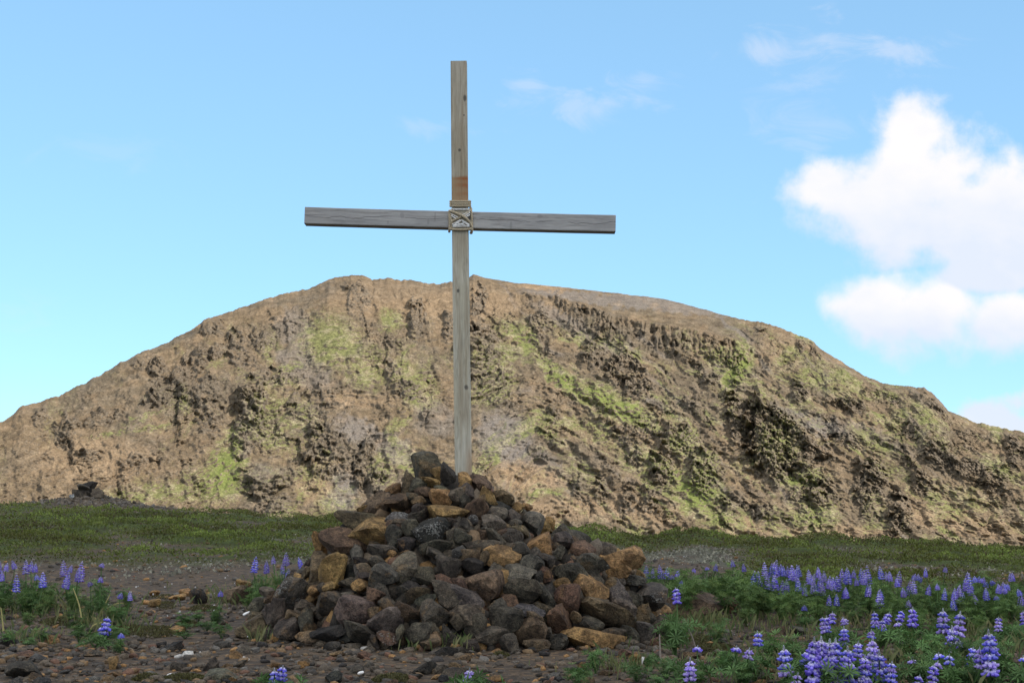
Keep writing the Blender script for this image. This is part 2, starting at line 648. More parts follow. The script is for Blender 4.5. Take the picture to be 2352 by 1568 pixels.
def mossy(x, y):
    q = x / np.maximum(y, 1e-3) * FA + 1176
    nn = fbm(v3(x / 2.2, y / 5.0), 4, 31)
    moss = sstep(nn, -0.05, 0.35) * sstep(y, 17, 22) * (0.35 + 0.65 * np.maximum(sstep(q, 380, 600) * sstep(q, 1100, 800) * sstep(y, 21, 25),
                                                                     sstep(q, 1350, 1480) * sstep(q, 1900, 1600)))
    moss = np.maximum(moss, np.clip(sstep(y, 42, 45) * sstep(q, 700, 420) * 0.5, 0, 1))
    return np.clip(moss, 0, 1)


def build_ground():
    a1 = np.linspace(R(-34), R(34), 400)
    a2 = np.linspace(R(34), R(326), 80)[1:-1]
    az = np.concatenate([a1, a2])
    rr = np.concatenate([[0.3, 1.5, 3, 5], np.geomspace(6.5, 60, 330), np.geomspace(60, 700, 60)[1:], np.geomspace(700, 9000, 12)[1:]])
    A, Rr = np.meshgrid(az, rr)
    x = (np.sin(A) * Rr).ravel()
    y = (np.cos(A) * Rr).ravel()
    z = ground_z(x, y)
    hm = heath(x, y)
    q = x / np.maximum(y, 1e-3) * FA + 1176
    moss = mossy(x, y)
    col = np.stack([hm, np.clip(moss, 0, 1), 0 * hm], 1)
    nr, nc = Rr.shape
    me = np_mesh('ground', np.stack([x, y, z], 1), grid_faces(nr, nc, True)[:, ::-1], M_GROUND, True, col)
    # close the hole under the camera
    o = obj('ground', me, kind='structure')
    return o


GROUND = build_ground()

# ------------------------------------------------------------------ the mountain
SKYL = np.array([(-1600, 1260), (-900, 1140), (-400, 1040), (-150, 1010), (0, 968), (45, 932), (75, 925), (130, 908), (215, 865), (270, 832), (330, 803), (365, 792),
                 (430, 757), (470, 731), (500, 722), (560, 701), (600, 688), (650, 673), (705, 663), (750, 641), (800, 632), (832, 634),
                 (850, 642), (900, 640), (940, 645), (1000, 653), (1040, 648), (1070, 640), (1086, 630), (1110, 638), (1180, 649), (1260, 656), (1380, 669),
                 (1530, 686), (1600, 704), (1690, 729), (1780, 746), (1860, 776), (1900, 806), (1980, 856), (2035, 881), (2080, 886),
                 (2130, 890), (2160, 915), (2190, 946), (2250, 971), (2352, 991), (2500, 1030), (2900, 1120), (3800, 1260)], float)

# outcrops: x, y, half width, half height, tilt, how far they stand out (m)
CROPS = [
    (1098, 690, 16, 42, 0, 5), (958, 742, 17, 38, 8, 5), (1032, 752, 12, 34, 0, 4), (1244, 752, 22, 28, 0, 5),
    (1286, 690, 8, 26, 0, 4), (1332, 704, 14, 24, 20, 3.5), (1185, 654, 12, 8, 0, 3),
    (1105, 830, 38, 72, 0, 8), (1130, 880, 34, 40, 0, 5), (1365, 815, 26, 36, 0, 5), (1435, 850, 40, 38, 0, 6), (1470, 895, 32, 24, 0, 6),
    (1730, 780, 24, 26, 30, 5), (1700, 765, 26, 14, 0, 3.5), (1640, 875, 24, 14, 0, 4), (1700, 985, 24, 62, -6, 6),
    (1790, 1025, 58, 78, -14, 11), (1745, 1000, 22, 60, -8, 7), (1850, 1055, 30, 56, 0, 6), (1620, 1080, 36, 48, 0, 7), (1525, 1085, 24, 46, 0, 6),
    (1560, 1010, 42, 34, 0, 5), (1890, 1135, 34, 32, 0, 6), (2000, 1100, 34, 36, 20, 6), (1985, 1140, 18, 38, 0, 5), (2065, 1195, 24, 44, 10, 6),
    (1750, 1175, 22, 20, 0, 5), (1462, 1052, 18, 22, 0, 4), (1330, 1115, 16, 28, 0, 5), (1380, 1130, 14, 30, 10, 5), (1440, 1155, 16, 34, 20, 4.5),
    (1490, 1150, 18, 38, 0, 4.5), (1460, 1000, 60, 24, 0, 3.5),
    (575, 965, 34, 72, 8, 9), (553, 1035, 18, 30, 0, 5), (750, 1010, 38, 40, 0, 7), (760, 1068, 46, 30, 0, 7), (790, 1055, 40, 42, 0, 5),
    (840, 1075, 22, 56, 0, 6), (870, 1110, 20, 40, 20, 5), (620, 1150, 50, 42, 20, 6), (720, 935, 50, 40, 0, 4), (480, 940, 30, 60, 0, 4),
    (545, 790, 22, 30, 0, 5), (490, 752, 26, 20, -20, 5), (600, 780, 24, 26, 0, 4), (460, 830, 30, 22, -30, 5), (420, 870, 34, 22, -30, 5),
    (500, 810, 22, 16, -30, 5), (555, 820, 26, 22, 0, 3.5), (380, 905, 40, 20, -30, 5), (440, 900, 30, 22, -30, 5), (330, 830, 30, 22, 0, 3.5), (365, 860, 22, 30, 0, 4),
    (150, 990, 30, 30, 20, 3.5), (95, 965, 20, 26, 10, 3), (35, 945, 14, 14, 0, 3), (240, 960, 40, 20, -20, 3), (640, 870, 60, 20, 0, 4), (660, 740, 40, 30, -30, 3), (820, 690, 30, 40, 10, 3),
    (905, 860, 16, 30, 0, 3), (980, 955, 14, 24, 10, 4), (940, 900, 30, 18, 0, 3), (300, 1060, 30, 20, 0, 3), (210, 1050, 22, 12, 0, 3),
    (1835, 905, 16, 26, 0, 4), (2095, 990, 18, 24, 10, 4), (1955, 935, 30, 16, 0, 4), (1875, 800, 16, 22, 0, 3.5), (1840, 790, 10, 34, 15, 3.5),
    (2150, 930, 24, 12, 25, 3), (2230, 1080, 36, 22, 0, 4), (2170, 1060, 40, 20, 20, 4), (2290, 1110, 28, 26, 0, 4), (2120, 1110, 24, 24, 0, 4), (1940, 1010, 30, 18, 0, 3), (2330, 1040, 14, 30, 0, 4), (1900, 1040, 16, 20, 0, 3),
    (1590, 930, 20, 18, 0, 3), (1240, 1040, 26, 14, 20, 3), (1170, 930, 40, 18, 20, 3), (1270, 960, 24, 18, 20, 3), (1680, 1150, 20, 14, 0, 3), (1830, 1140, 16, 14, 0, 3)]
# grassy slopes: x, y, half width, half height, tilt, strength
GRASS = [(1690, 850, 36, 62, 15, 1.0), (1660, 830, 60, 26, 20, .7), (1430, 945, 75, 30, 18, 1.0), (1300, 880, 100, 20, 38, .9), (1200, 780, 60, 20, 40, .8), (1210, 790, 22, 30, 20, .8),
         (1380, 920, 60, 24, 35, 1.0), (1600, 1135, 70, 52, 25, 1.0), (1650, 1190, 70, 26, 25, .8), (1500, 1060, 70, 24, 30, .7), (1560, 1100, 60, 20, 30, .9), (1790, 1020, 60, 70, 0, .75),
         (1870, 1190, 60, 40, 0, .8), (1840, 1100, 70, 24, 0, .85), (1570, 1020, 40, 40, 0, .8), (1620, 1080, 40, 50, 0, .8), (520, 1085, 48, 66, 10, 1.0), (500, 1110, 70, 40, 0, .85), (540, 1040, 22, 70, 0, .9),
         (600, 960, 60, 70, 0, .55), (700, 960, 50, 50, 0, .5), (760, 790, 90, 70, 20, .55), (850, 850, 60, 60, 20, .5), (900, 740, 30, 30, 0, .6), (400, 1130, 120, 30, 0, .55),
         (310, 1140, 100, 22, 0, .55), (640, 880, 60, 16, 0, .6), (660, 850, 40, 14, -20, .6), (720, 1090, 60, 26, 0, .5), (880, 1080, 40, 50, 0, .55), (960, 900, 60, 50, 30, .5), (1120, 900, 60, 40, 0, .6), (1100, 830, 40, 60, 0, .5),
         (2300, 1080, 60, 20, 30, .7), (2120, 960, 50, 24, 40, .6), (1950, 880, 60, 20, 35, .6), (2010, 1020, 60, 24, 30, .6), (2060, 970, 30, 50, 20, .5), (330, 960, 60, 7, -20, .6), (250, 1000, 50, 6, -12, .5), (350, 985, 50, 10, -10, .55),
         (1480, 980, 60, 16, 20, .8), (1260, 1000, 80, 16, 30, .5), (1750, 930, 50, 40, 20, .4), (1000, 1130, 30, 20, 0, .5), (1140, 860, 60, 30, 30, .6), (1350, 1100, 40, 12, 20, .4), (2200, 1140, 80, 20, 30, .5), (2040, 1080, 60, 20, 10, .4)]
GREY = [(1160, 1010, 70, 60, 25, 1.0), (1230, 1060, 60, 30, 25, .8), (820, 990, 60, 30, 20, .9), (900, 1030, 60, 30, 30, .8), (780, 1130, 36, 50, 10, 1.0), (1870, 975, 90, 18, 20, 1.0), (600, 1090, 30, 20, 0, .6),
        (700, 850, 70, 36, 30, .7), (680, 760, 40, 50, -30, .7), (1000, 960, 50, 40, 30, .6), (1400, 690, 200, 14, 6, .8), (1560, 700, 120, 18, 8, .8), (1330, 760, 120, 16, 30, .6), (560, 1000, 20, 60, 0, .5), (2000, 1000, 80, 16, 25, .5), (900, 1120, 60, 40, 0, .4)]
TAN = [(1220, 1100, 80, 34, 10, 1.0), (720, 1120, 46, 30, 0, 1.0), (1700, 1210, 60, 22, 10, 1.0), (1900, 1225, 160, 16, 0, .8), (1050, 700, 140, 40, 0, .5), (900, 690, 140, 40, 0, .5), (740, 1070, 60, 14, 0, .6), (220, 1060, 160, 50, 0, .6), (1300, 1170, 120, 26, 0, .7), (1480, 1190, 90, 20, 0, .6), (800, 920, 90, 16, 0, .7), (1780, 800, 60, 40, 0, .4), (2200, 1200, 160, 30, 10, .7), (1250, 660, 60, 10, 5, .8)]


def mat_mountain():
    m_, G, b = new_mat('mountain_rock')
    a = attr(G, 'tint')
    sc = G.n('ShaderNodeSeparateColor')
    G.t.links.new(a.outputs['Color'], sc.inputs[0])
    geo = G.n('ShaderNodeNewGeometry')
    Pn = geo.outputs['Position']
    n1_ = G.noise(Pn, 0.035, 5, 0.6)
    n2_ = G.noise(Pn, 0.22, 6, 0.66)
    n3_ = G.noise(G.vm('MULTIPLY', Pn, (1, 1, 2.2)), 0.75, 6, 0.75)
    n4_ = G.noise(Pn, 2.2, 4, 0.7)
    soil = G.ramp(n2_, [(0.3, (0.090, 0.066, 0.043)), (0.5, (0.147, 0.109, 0.070)), (0.68, (0.208, 0.156, 0.104))])
    soil = G.mix(G.ss(n1_, 0.42, 0.60), soil, G.mix(1.0, soil, (0.82, 0.88, 0.96), 'MULTIPLY'))
    rock = G.ramp(n3_, [(0.3, (0.078, 0.067, 0.054)), (0.55, (0.145, 0.121, 0.094)), (0.75, (0.215, 0.180, 0.140))])
    grey = G.ramp(n2_, [(0.3, (0.125, 0.108, 0.096)), (0.7, (0.185, 0.165, 0.148))])
    tan = G.ramp(n2_, [(0.3, (0.19, 0.130, 0.080)), (0.7, (0.32, 0.230, 0.145))])
    gr = G.ramp(n3_, [(0.28, (0.078, 0.086, 0.036)), (0.5, (0.140, 0.150, 0.056)), (0.72, (0.210, 0.205, 0.095))])
    dry = G.ramp(n3_, [(0.3, (0.17, 0.15, 0.085)), (0.7, (0.29, 0.26, 0.165))])
    c = G.mix(G.m('MULTIPLY', sc.outputs[2], 0.9), soil, grey)
    # alpha of the attribute holds the tan soils
    c = G.mix(G.m('MULTIPLY', a.outputs['Alpha'], 0.8), c, tan)
    c = G.mix(sc.outputs[1], c, rock)
    gm = G.m('ADD', sc.outputs[0], G.m('MULTIPLY', G.m('SUBTRACT', n3_, 0.5), 1.1), clamp=True)
    gmask = G.ss(gm, 0.12, 0.50)
    c = G.mix(G.m('MULTIPLY', gmask, G.ss(gm, 0.1, 0.8, 0.55, 0.95)), c, G.mix(G.m('MULTIPLY', G.ss(n2_, 0.46, 0.62), G.ss(sc.outputs[0], 0.95, 0.45)), G.mix(G.ss(sc.outputs[0], 0.6, 0.95), gr, (0.142, 0.166, 0.050)), dry))
    c = G.mix(1.0, c, G.ramp(n3_, [(0.30, (0.66, 0.65, 0.65)), (0.5, (1, 1, 1)), (0.70, (1.28, 1.27, 1.25))]), 'MULTIPLY')
    c = G.mix(1.0, c, G.ramp(n4_, [(0.34, (0.68, 0.68, 0.68)), (0.5, (1, 1, 1)), (0.66, (1.30, 1.30, 1.30))]), 'MULTIPLY')
    G.t.links.new(c, b.inputs['Base Color'])
    b.inputs['Specular IOR Level'].default_value = 0.05
    bump(G, b, G.m('ADD', n3_, G.m('MULTIPLY', n2_, 1.2)), 0.55, 0.9)
    return m_


M_MOUNT = mat_mountain()


def stamp(qx, qy, s, wx, wy):
    cx, cy, rx, ry, tilt = s[:5]
    c_, s_ = math.cos(R(tilt)), math.sin(R(tilt))
    dx, dy = qx - cx + wx, qy - cy + wy
    u = (dx * c_ + dy * s_) / rx
    v = (-dx * s_ + dy * c_) / ry
    return u, v


def build_mountain():
    S = R(30)
    tanS = math.tan(S)
    Z0, R0 = -26.0, 430.0
    qc = np.concatenate([np.linspace(-1500, -60, 50), np.linspace(-60, 2420, 1220)[1:], np.linspace(2420, 3800, 50)[1:]])
    ta = np.concatenate([np.linspace(-0.22, 0.0, 8), np.linspace(0, 1.0, 470)[1:], 1.0 + np.linspace(0, 0.5, 26)[1:] ** 1.5])
    A, T = np.meshgrid((qc - 1176) / FA, ta)
    QS = np.broadcast_to(qc, A.shape)
    sy = np.interp(qc, SKYL[:, 0], SKYL[:, 1])
    sk_n = fbm(v3(qc / 30, 0 * qc, 4.0), 5, 55, gain=0.7)
    sk_n = sk_n * np.interp(qc, [-1500, 0, 1050, 1150, 1600, 1750, 2400], [12, 11, 9, 3.5, 3.5, 9, 11])
    sy = np.broadcast_to(sy, A.shape)
    # exact elevation of the skyline point per unit of forward distance
    bq = (784 - sy) / F
    tanE = (math.sin(PITCH) + bq * math.cos(PITCH)) / (math.cos(PITCH) - bq * math.sin(PITCH))
    y1 = (R0 * tanS - Z0 + CAM_H) / (tanS - np.minimum(tanE, 0.16)) * 1.0
    # ridge distance varies slowly
    row = y1[0]
    k = np.hanning(161); k /= k.sum()
    row = np.convolve(np.pad(row, 80, mode='edge'), k, 'valid')
    y1 = np.broadcast_to(row, A.shape)
    z1 = CAM_H + y1 * tanE
    f = np.where(T < 1, T + 0.10 * np.sin(np.pi * np.clip(T, 0, 1)) * np.clip(T, 0, 1) , 1.0)
    f = np.where(T < 0, T * 1.0, f)
    Y = R0 + (y1 - R0) * T
    Zb = Z0 + (z1 - Z0) * f - np.clip(T - 1, 0, None) * (y1 - R0) * 0.45
    Zb = Zb - np.broadcast_to(sk_n, A.shape) * y1 / F * sstep(T, 0.90, 1.0) * sstep(T, 1.25, 1.0)
    X = A * Y
    shp = X.shape
    X, Y, Zb, T = X.ravel(), Y.ravel(), Zb.ravel(), T.ravel()
    qx, qy = proj(X, Y, Zb)
    # warps
    w1 = fbm(v3(qx / 70, qy / 70), 4, 41)
    w2 = fbm(v3(qx / 70, qy / 70, 9.0), 4, 47)
    wf1 = fbm(v3(qx / 16, qy / 16), 3, 51)
    wf2 = fbm(v3(qx / 16, qy / 16, 5.0), 3, 53)
    # spurs and gullies: straight down in the middle, slanting to the right on the right-hand side
    rt = sstep(qx, 980, 1300)
    lf = sstep(qx, 760, 420)
    across = (qx - 1080) - (1.25 * rt - 0.25 * lf) * (qy - 720)
    along = qy + 0.75 * rt * (qx - 1080) - 0.45 * lf * (qx - 600)
    ridg = fbm(v3(across / 120 + w1 * 0.8, along / 420 + w2 * 0.4), 3, 61, ridged=True)
    ridg2 = fbm(v3(across / 42 + w1 * 1.0, along / 120 + w2 * 0.7), 4, 67, ridged=True)
    d = 4.2 * (ridg - 0.2) + (0.9 + 1.5 * rt) * (ridg2 - 0.1) + 2.0 * w1
    om = sstep(fbm(v3(across / 80, along / 120, 1.0), 4, 77), -0.02, 0.30)
    # broken rock: blocks with flat tilted faces and creases between them
    def blocks(px_, py_, seed, tilt=1.0):
        ix, iy = np.floor(px_).astype(np.int64), np.floor(py_).astype(np.int64)
        f1 = np.full(px_.shape, 9.0)
        f2 = np.full(px_.shape, 9.0)
        val = np.zeros(px_.shape)
        for ox_ in (-1, 0, 1):
            for oy_ in (-1, 0, 1):
                h = _h(ix + ox_, iy + oy_, ix * 0, seed)
                jx = (h & np.uint32(1023)) / 1023.0
                jy = ((h >> np.uint32(10)) & np.uint32(1023)) / 1023.0
                hv = ((h >> np.uint32(20)) & np.uint32(1023)) / 1023.0
                dx_, dy_ = px_ - (ix + ox_ + jx), py_ - (iy + oy_ + jy)
                r = dx_ * dx_ + dy_ * dy_
                v_ = hv + tilt * ((jx - 0.65) * dx_ * 1.5 + (jy - 0.8) * dy_ * 1.1)
                cl = r < f1
                f2 = np.where(cl, f1, np.minimum(f2, r))
                val = np.where(cl, v_, val)
                f1 = np.where(cl, r, f1)
        crease = sstep(np.sqrt(f2) - np.sqrt(f1), 0.0, 0.16)
        return val - 0.5, crease
    bw1, bw2 = 0.16 * wf1, 0.16 * wf2
    v1, c1_ = blocks(across / 46 + 0.5 * w1 + bw1, along / 52 + 0.5 * w2 + bw2, 201)
    v2, c2_ = blocks(across / 19 + 0.7 * w1 + bw1, along / 15 + 0.7 * w2 + bw2, 203)
    v3_, c3_ = blocks(across / 8.5 + 1.0 * w1 + bw1, along / 6.0 + w2 + bw2, 205)
    v4_, c4_ = blocks(across / 4.4 + bw1, along / 3.4 + bw2, 207)
    rough = 0.30 + 0.70 * om
    d = d + 2.6 * v1 * om + 1.3 * v2 * rough + 0.6 * v3_ * rough + 0.5 * v4_ * (0.2 + 0.8 * rough)
    d = d - 0.3 * (1 - c2_) * om - 0.2 * (1 - c3_) * rough
    oc2 = v2
    # thin ledges
    led = (qy + 0.18 * rt * (qx - 1080) - 0.30 * lf * (qx - 600)) / 13 + 1.5 * w2 + 0.3 * wf1
    fl = led - np.floor(led)
    ledm = sstep(fbm(v3(qx / 60, qy / 40, 3.0), 3, 87), 0.0, 0.35)
    d = d - 0.8 * (fl - 0.5) * ledm
    # crisp broken ledges, near level on the left, dipping to the right on the right-hand side
    for sp_, dip, am, sd_ in ((23, 0.10, 1.9, 88), (14, 0.22, 1.5, 89), (9, 0.05, 1.0, 90)):
        l2 = (qy - dip * rt * (qx - 1080) + 0.34 * lf * (qx - 600)) / sp_ + 0.9 * w2 + 0.35 * wf1 + sd_
        k2_ = np.floor(l2)
        f2_ = l2 - k2_
        on_ = fbm(np.stack([qx / (sp_ * 2.6) + w1, k2_ * 7.31, 0 * qx], 1), 3, sd_)
        d = d + am * sstep(on_, -0.03, 0.15) * sstep(f2_, 0.0, 0.10) * (1 - f2_) ** 1.5
    # the crags one can pick out, as clusters of such blocks standing proud
    wx = 11 * wf1 + 10 * w1
    wy = 11 * wf2
    rockm = np.zeros_like(d)
    ca = np.zeros_like(d)
    for s in CROPS:
        s = (*s[:5], s[5] * 0.60)
        u, v = stamp(qx, qy, s, wx * min(1, s[2] / 18), wy * min(1, s[3] / 18))
        rad = (np.abs(u) ** 2.5 + np.abs(v) ** 2.5) ** (1 / 2.5)
        mk = sstep(rad, 1.35, 0.55)
        edge_ = sstep(rad, 1.12, 0.92)
        uu = u + 0.55 * v2 + 0.3 * v1
        vv = v + 0.6 * v1 + 0.35 * v2
        rad = (np.abs(uu) ** 2.5 + np.abs(vv) ** 2.5) ** (1 / 2.5)
        mk = sstep(rad, 1.35, 0.55)
        edge_ = sstep(rad, 1.12, 0.90)
        ca = np.maximum(ca, 1.15 * s[5] * np.clip(edge_ * (0.62 - 0.22 * u - 0.36 * v), 0, 2) + s[5] * mk * (0.38 * v2 + 0.4 * v1 + 0.22 * v3_))
        rockm = np.maximum(rockm, sstep(rad, 1.25, 0.8))
        uh = (u + 1.15) / 0.5
        d = d - 0.30 * s[5] * np.exp(-uh ** 2 - (v / 0.85) ** 2)
    d = d + ca * (1 + 0.3 * wf1) + rockm * (1 - om) * (0.45 * v2 + 0.45 * v3_ + 0.35 * v4_)
    # fluted cliff below the right-hand summit plateau
    ycl = np.interp(qx, [1240, 1330, 1450, 1560, 1690, 1760], [690, 715, 752, 768, 800, 830])
    band = sstep(qx, 1250, 1330) * sstep(qx, 1760, 1680) * sstep(qy, ycl - 22, ycl - 6) * sstep(qy, ycl + 62, ycl + 20)
    flut = fbm(v3(qx / 13 + 0.6 * wf1, qy / 90), 3, 91, ridged=True)
    d = d + band * (1.8 + 5.0 * (flut - 0.3) + 1.2 * v2)
    rockm = np.maximum(rockm, band * sstep(flut, 0.2, -0.25) * 0.8)
    fine = fbm(v3(qx / 7, qy / 7, 2.0), 5, 95, gain=0.62)
    d = d + (0.22 + 0.25 * np.maximum(om, rockm)) * fine
    # calm near the skyline and on the summit plateau
    calm = sstep(T, 1.0, 0.90)
    plate = 1 - 0.75 * sstep(qx, 1120, 1250) * sstep(qx, 1820, 1700) * sstep(qy, ycl - 8, ycl - 30)
    edge = 0.12 + 0.88 * calm
    d = d * edge * plate
    d = np.where(T > 1.02, 0.3 * d, d)
    hx = X / np.hypot(X, Y)
    hy = Y / np.hypot(X, Y)
    nx, ny, nz = -hx * 0.97, -hy * 0.97, 0.10 + 0 * hx
    X2, Y2, Z2 = X + nx * d, Y + ny * d, Zb + nz * d
    # steepness of the finished surface
    Pg = np.stack([X2, Y2, Z2], 1).reshape(*shp, 3)
    du = np.gradient(Pg, axis=1)
    dv = np.gradient(Pg, axis=0)
    nr_ = np.cross(du, dv)
    nr_ /= np.linalg.norm(nr_, axis=2, keepdims=True) + 1e-9
    steep = np.abs(nr_[..., 2]).ravel()
    rock = np.clip(sstep(steep, 0.62, 0.28) * 0.7 + rockm * sstep(steep, 0.85, 0.5) * 0.5 + 0.35 * rockm * sstep(v3_, -0.1, 0.3), 0, 1)
    # grass
    gs = np.zeros_like(d)
    for s in GRASS:
        u, v = stamp(qx, qy, s, 2.2 * wx, 2.0 * wy)
        gs = np.maximum(gs, s[5] * np.exp(-0.9 * (u * u + v * v) ** 1.4))
    gen = sstep(fbm(v3(across / 95 + w1, along / 150), 5, 101, gain=0.6), -0.2, 0.40) * 0.58 * sstep(qy, 690, 790)
    gen = gen * (0.5 + 0.5 * sstep(qx, 250, 500))
    streak = sstep(fbm(v3(across / 30 + 1.5 * w1, along / 230 + w2), 5, 103, gain=0.6), -0.05, 0.45) * 0.75 * sstep(qy, 720, 800) * (0.25 + 0.75 * rt)
    gs = np.clip(np.maximum(np.maximum(gs, gen), streak) * sstep(steep, 0.25, 0.60) - 0.25 * rock, 0, 1)
    gy = np.zeros_like(d)
    for s in GREY:
        u, v = stamp(qx, qy, s, 2 * wx, 2 * wy)
        gy = np.maximum(gy, s[5] * sstep(u * u + v * v, 1.6, 0.5))
    gy = np.maximum(gy, 0.8 * (0.25 + 0.75 * rt) * sstep(fbm(v3(across / 34 + w1, along / 200 + w2, 6.0), 4, 105), 0.08, 0.45))
    tn = np.zeros_like(d)
    for s in TAN:
        u, v = stamp(qx, qy, s, 2 * wx, 2 * wy)
        tn = np.maximum(tn, s[5] * sstep(u * u + v * v, 1.8, 0.3))
    tn = np.maximum(tn, 0.5 * sstep(fbm(v3(qx / 40, qy / 25, 8.0), 4, 107), 0.05, 0.4))
    col = np.stack([gs, rock, gy, tn], 1)
    me = np_mesh('mountain', np.stack([X2, Y2, Z2], 1), grid_faces(*shp), M_MOUNT, True, col)
    return obj('mountain', me, kind='structure')


MOUNTAIN = build_mountain()

# ------------------------------------------------------------------ the cloud whose shade lies over the plateau
def build_cloud():
    m_, G, b = new_mat('cloud_white')
    tr = G.n('ShaderNodeBsdfTranslucent')
    tr.inputs[0].default_value = (0.97, 0.97, 0.97, 1)
    df = G.n('ShaderNodeBsdfDiffuse')
    df.inputs[0].default_value = (0.95, 0.95, 0.95, 1)
    mx = G.n('ShaderNodeMixShader')
    mx.inputs[0].default_value = 0.6
    out = [n for n in G.t.nodes if n.type == 'OUTPUT_MATERIAL'][0]
    G.t.links.new(df.outputs[0], mx.inputs[1])
    G.t.links.new(tr.outputs[0], mx.inputs[2])
    G.t.links.new(mx.outputs[0], out.inputs[0])
    nu, nv = 160, 80
    u = np.linspace(0, 2 * np.pi, nu, endpoint=False)
    v = np.linspace(-np.pi / 2, np.pi / 2, nv)
    U, Vv = np.meshgrid(u, v)
    n = np.stack([np.cos(Vv) * np.cos(U), np.cos(Vv) * np.sin(U), np.sin(Vv)], -1).reshape(-1, 3)
    bump_ = 1 + 0.22 * fbm(n * 2.2, 5, 111) + 0.12 * np.abs(fbm(n * 6, 3, 115))
    rad = np.array([175, 105, 42.0])
    Vx = n * bump_[:, None] * rad
    Vx[:, 2] = np.where(Vx[:, 2] < 0, Vx[:, 2] * 0.35, Vx[:, 2])
    me = np_mesh('cloud', Vx, grid_faces(nv, nu, True), m_, True)
    o = obj('cloud', me, kind='structure')
    h = 420.0
    c = np.array(CLOUD_SHADE)
    o.location = (c[0] + sun_dir.x / sun_dir.z * h, c[1] + sun_dir.y / sun_dir.z * h, h)
    return o


CLOUD_SHADE = (10.0, 40.0)
build_cloud()


# ------------------------------------------------------------------ heath and grass
def quads_to_tris(n, k=4):
    base = np.arange(n)[:, None] * k
    return np.concatenate([base + np.array([[0, 1, 2]]), base + np.array([[0, 2, 3]])], 0)


def leaf_cards(P, size, rs, tilt=0.7, aspect=0.5):
    """one small four-cornered leaf at each point"""
    n = len(P)
    az = rs.uniform(0, 2 * np.pi, n)
    el = rs.uniform(-0.2, 1.3, n) * tilt + 0.25
    d = np.stack([np.cos(az) * np.cos(el), np.sin(az) * np.cos(el), np.sin(el)], 1)
    s = np.cross(d, rs.normal(size=(n, 3)))
    s /= np.linalg.norm(s, axis=1, keepdims=True) + 1e-9
    L = size[:, None]
    a = P
    m = P + d * L * 0.55
    tip = P + d * L
    V = np.stack([a, m + s * L * aspect * 0.5, tip, m - s * L * aspect * 0.5], 1).reshape(-1, 3)
    return V, quads_to_tris(n)


def build_heath():
    rs = np.random.default_rng(33)
    n = 1150000
    y = rs.uniform(16.2, 48, n)
    q = rs.uniform(-500, 2900, n)
    x = (q - 1176) / FA * y
    hm = heath(x, y)
    keep = (rs.uniform(size=n) < hm ** 1.3 * np.interp(y, [17, 30, 48], [0.9, 0.7, 0.5]))
    x, y = x[keep], y[keep]
    # clumping
    cl = fbm(v3(x / 0.85, y / 1.1), 4, 121, gain=0.6)
    k2 = rs.uniform(size=len(x)) < 0.25 + 0.75 * sstep(cl, -0.4, 0.2)
    x, y, cl = x[k2], y[k2], cl[k2]
    z = ground_z(x, y) + rs.uniform(-0.01, 0.035, len(x)) + 0.20 * sstep(cl, -0.25, 0.55)
    size = rs.uniform(0.022, 0.062, len(x)) * np.interp(y, [17, 40], [0.8, 1.25])
    V, Fc = leaf_cards(np.stack([x, y, z], 1), size, rs, 0.75, 0.55)
    t = rs.uniform(0, 1, len(x))[:, None]
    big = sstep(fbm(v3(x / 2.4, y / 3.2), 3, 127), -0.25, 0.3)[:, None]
    t = np.clip(0.30 * t + 0.75 * sstep(cl, -0.35, 0.5)[:, None], 0, 1)  # greens vary by clump, with shade painted into the low hollows between
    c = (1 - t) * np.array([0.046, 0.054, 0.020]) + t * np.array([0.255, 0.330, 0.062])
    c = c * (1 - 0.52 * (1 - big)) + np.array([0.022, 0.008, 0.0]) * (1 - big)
    brown = rs.uniform(size=len(x)) < 0.08 + 0.30 * sstep(fbm(v3(x / 1.6, y / 1.8), 3, 139), 0.0, 0.35)
    c[brown] = np.array([0.09, 0.062, 0.036])
    # grey woolly moss in the bare strips
    m2 = 160000
    y2 = rs.uniform(16.5, 34, m2)
    x2 = (rs.uniform(-300, 2700, m2) - 1176) / FA * y2
    w2 = mossy(x2, y2) * (1 - heath(x2, y2)) * sstep(fbm(v3(x2 / 0.6, y2 / 0.8), 4, 131), -0.25, 0.25)
    k3 = rs.uniform(size=m2) < w2
    x2, y2 = x2[k3], y2[k3]
    Pm = np.stack([x2, y2, ground_z(x2, y2) + rs.uniform(0, 0.05, len(x2))], 1)
    V2, F2 = leaf_cards(Pm, rs.uniform(0.03, 0.07, len(x2)), rs, 0.5, 0.7)
    obj('moss_carpet', np_mesh('moss_carpet', V2, F2, M_HEATH, False, np.repeat(np.array([[0.20, 0.19, 0.145]]) * rs.uniform(0.45, 1.25, (len(x2), 1)), 4, 0)),
        kind='stuff', label='pale grey woolly moss in the bare strips below the heath', category='moss')
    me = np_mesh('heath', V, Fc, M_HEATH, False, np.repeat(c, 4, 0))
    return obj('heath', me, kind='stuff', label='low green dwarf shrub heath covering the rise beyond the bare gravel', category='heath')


build_heath()

# ------------------------------------------------------------------ stones
def ico(sub):
    bm = bmesh.new()
    bmesh.ops.create_icosphere(bm, subdivisions=sub, radius=1)
    V = np.array([v.co[:] for v in bm.verts])
    Fc = np.array([[v.index for v in f.verts] for f in bm.faces])
    bm.free()
    return V / np.linalg.norm(V, axis=1, keepdims=True), Fc


ICO = {k: ico(k) for k in (1, 2, 3, 4)}


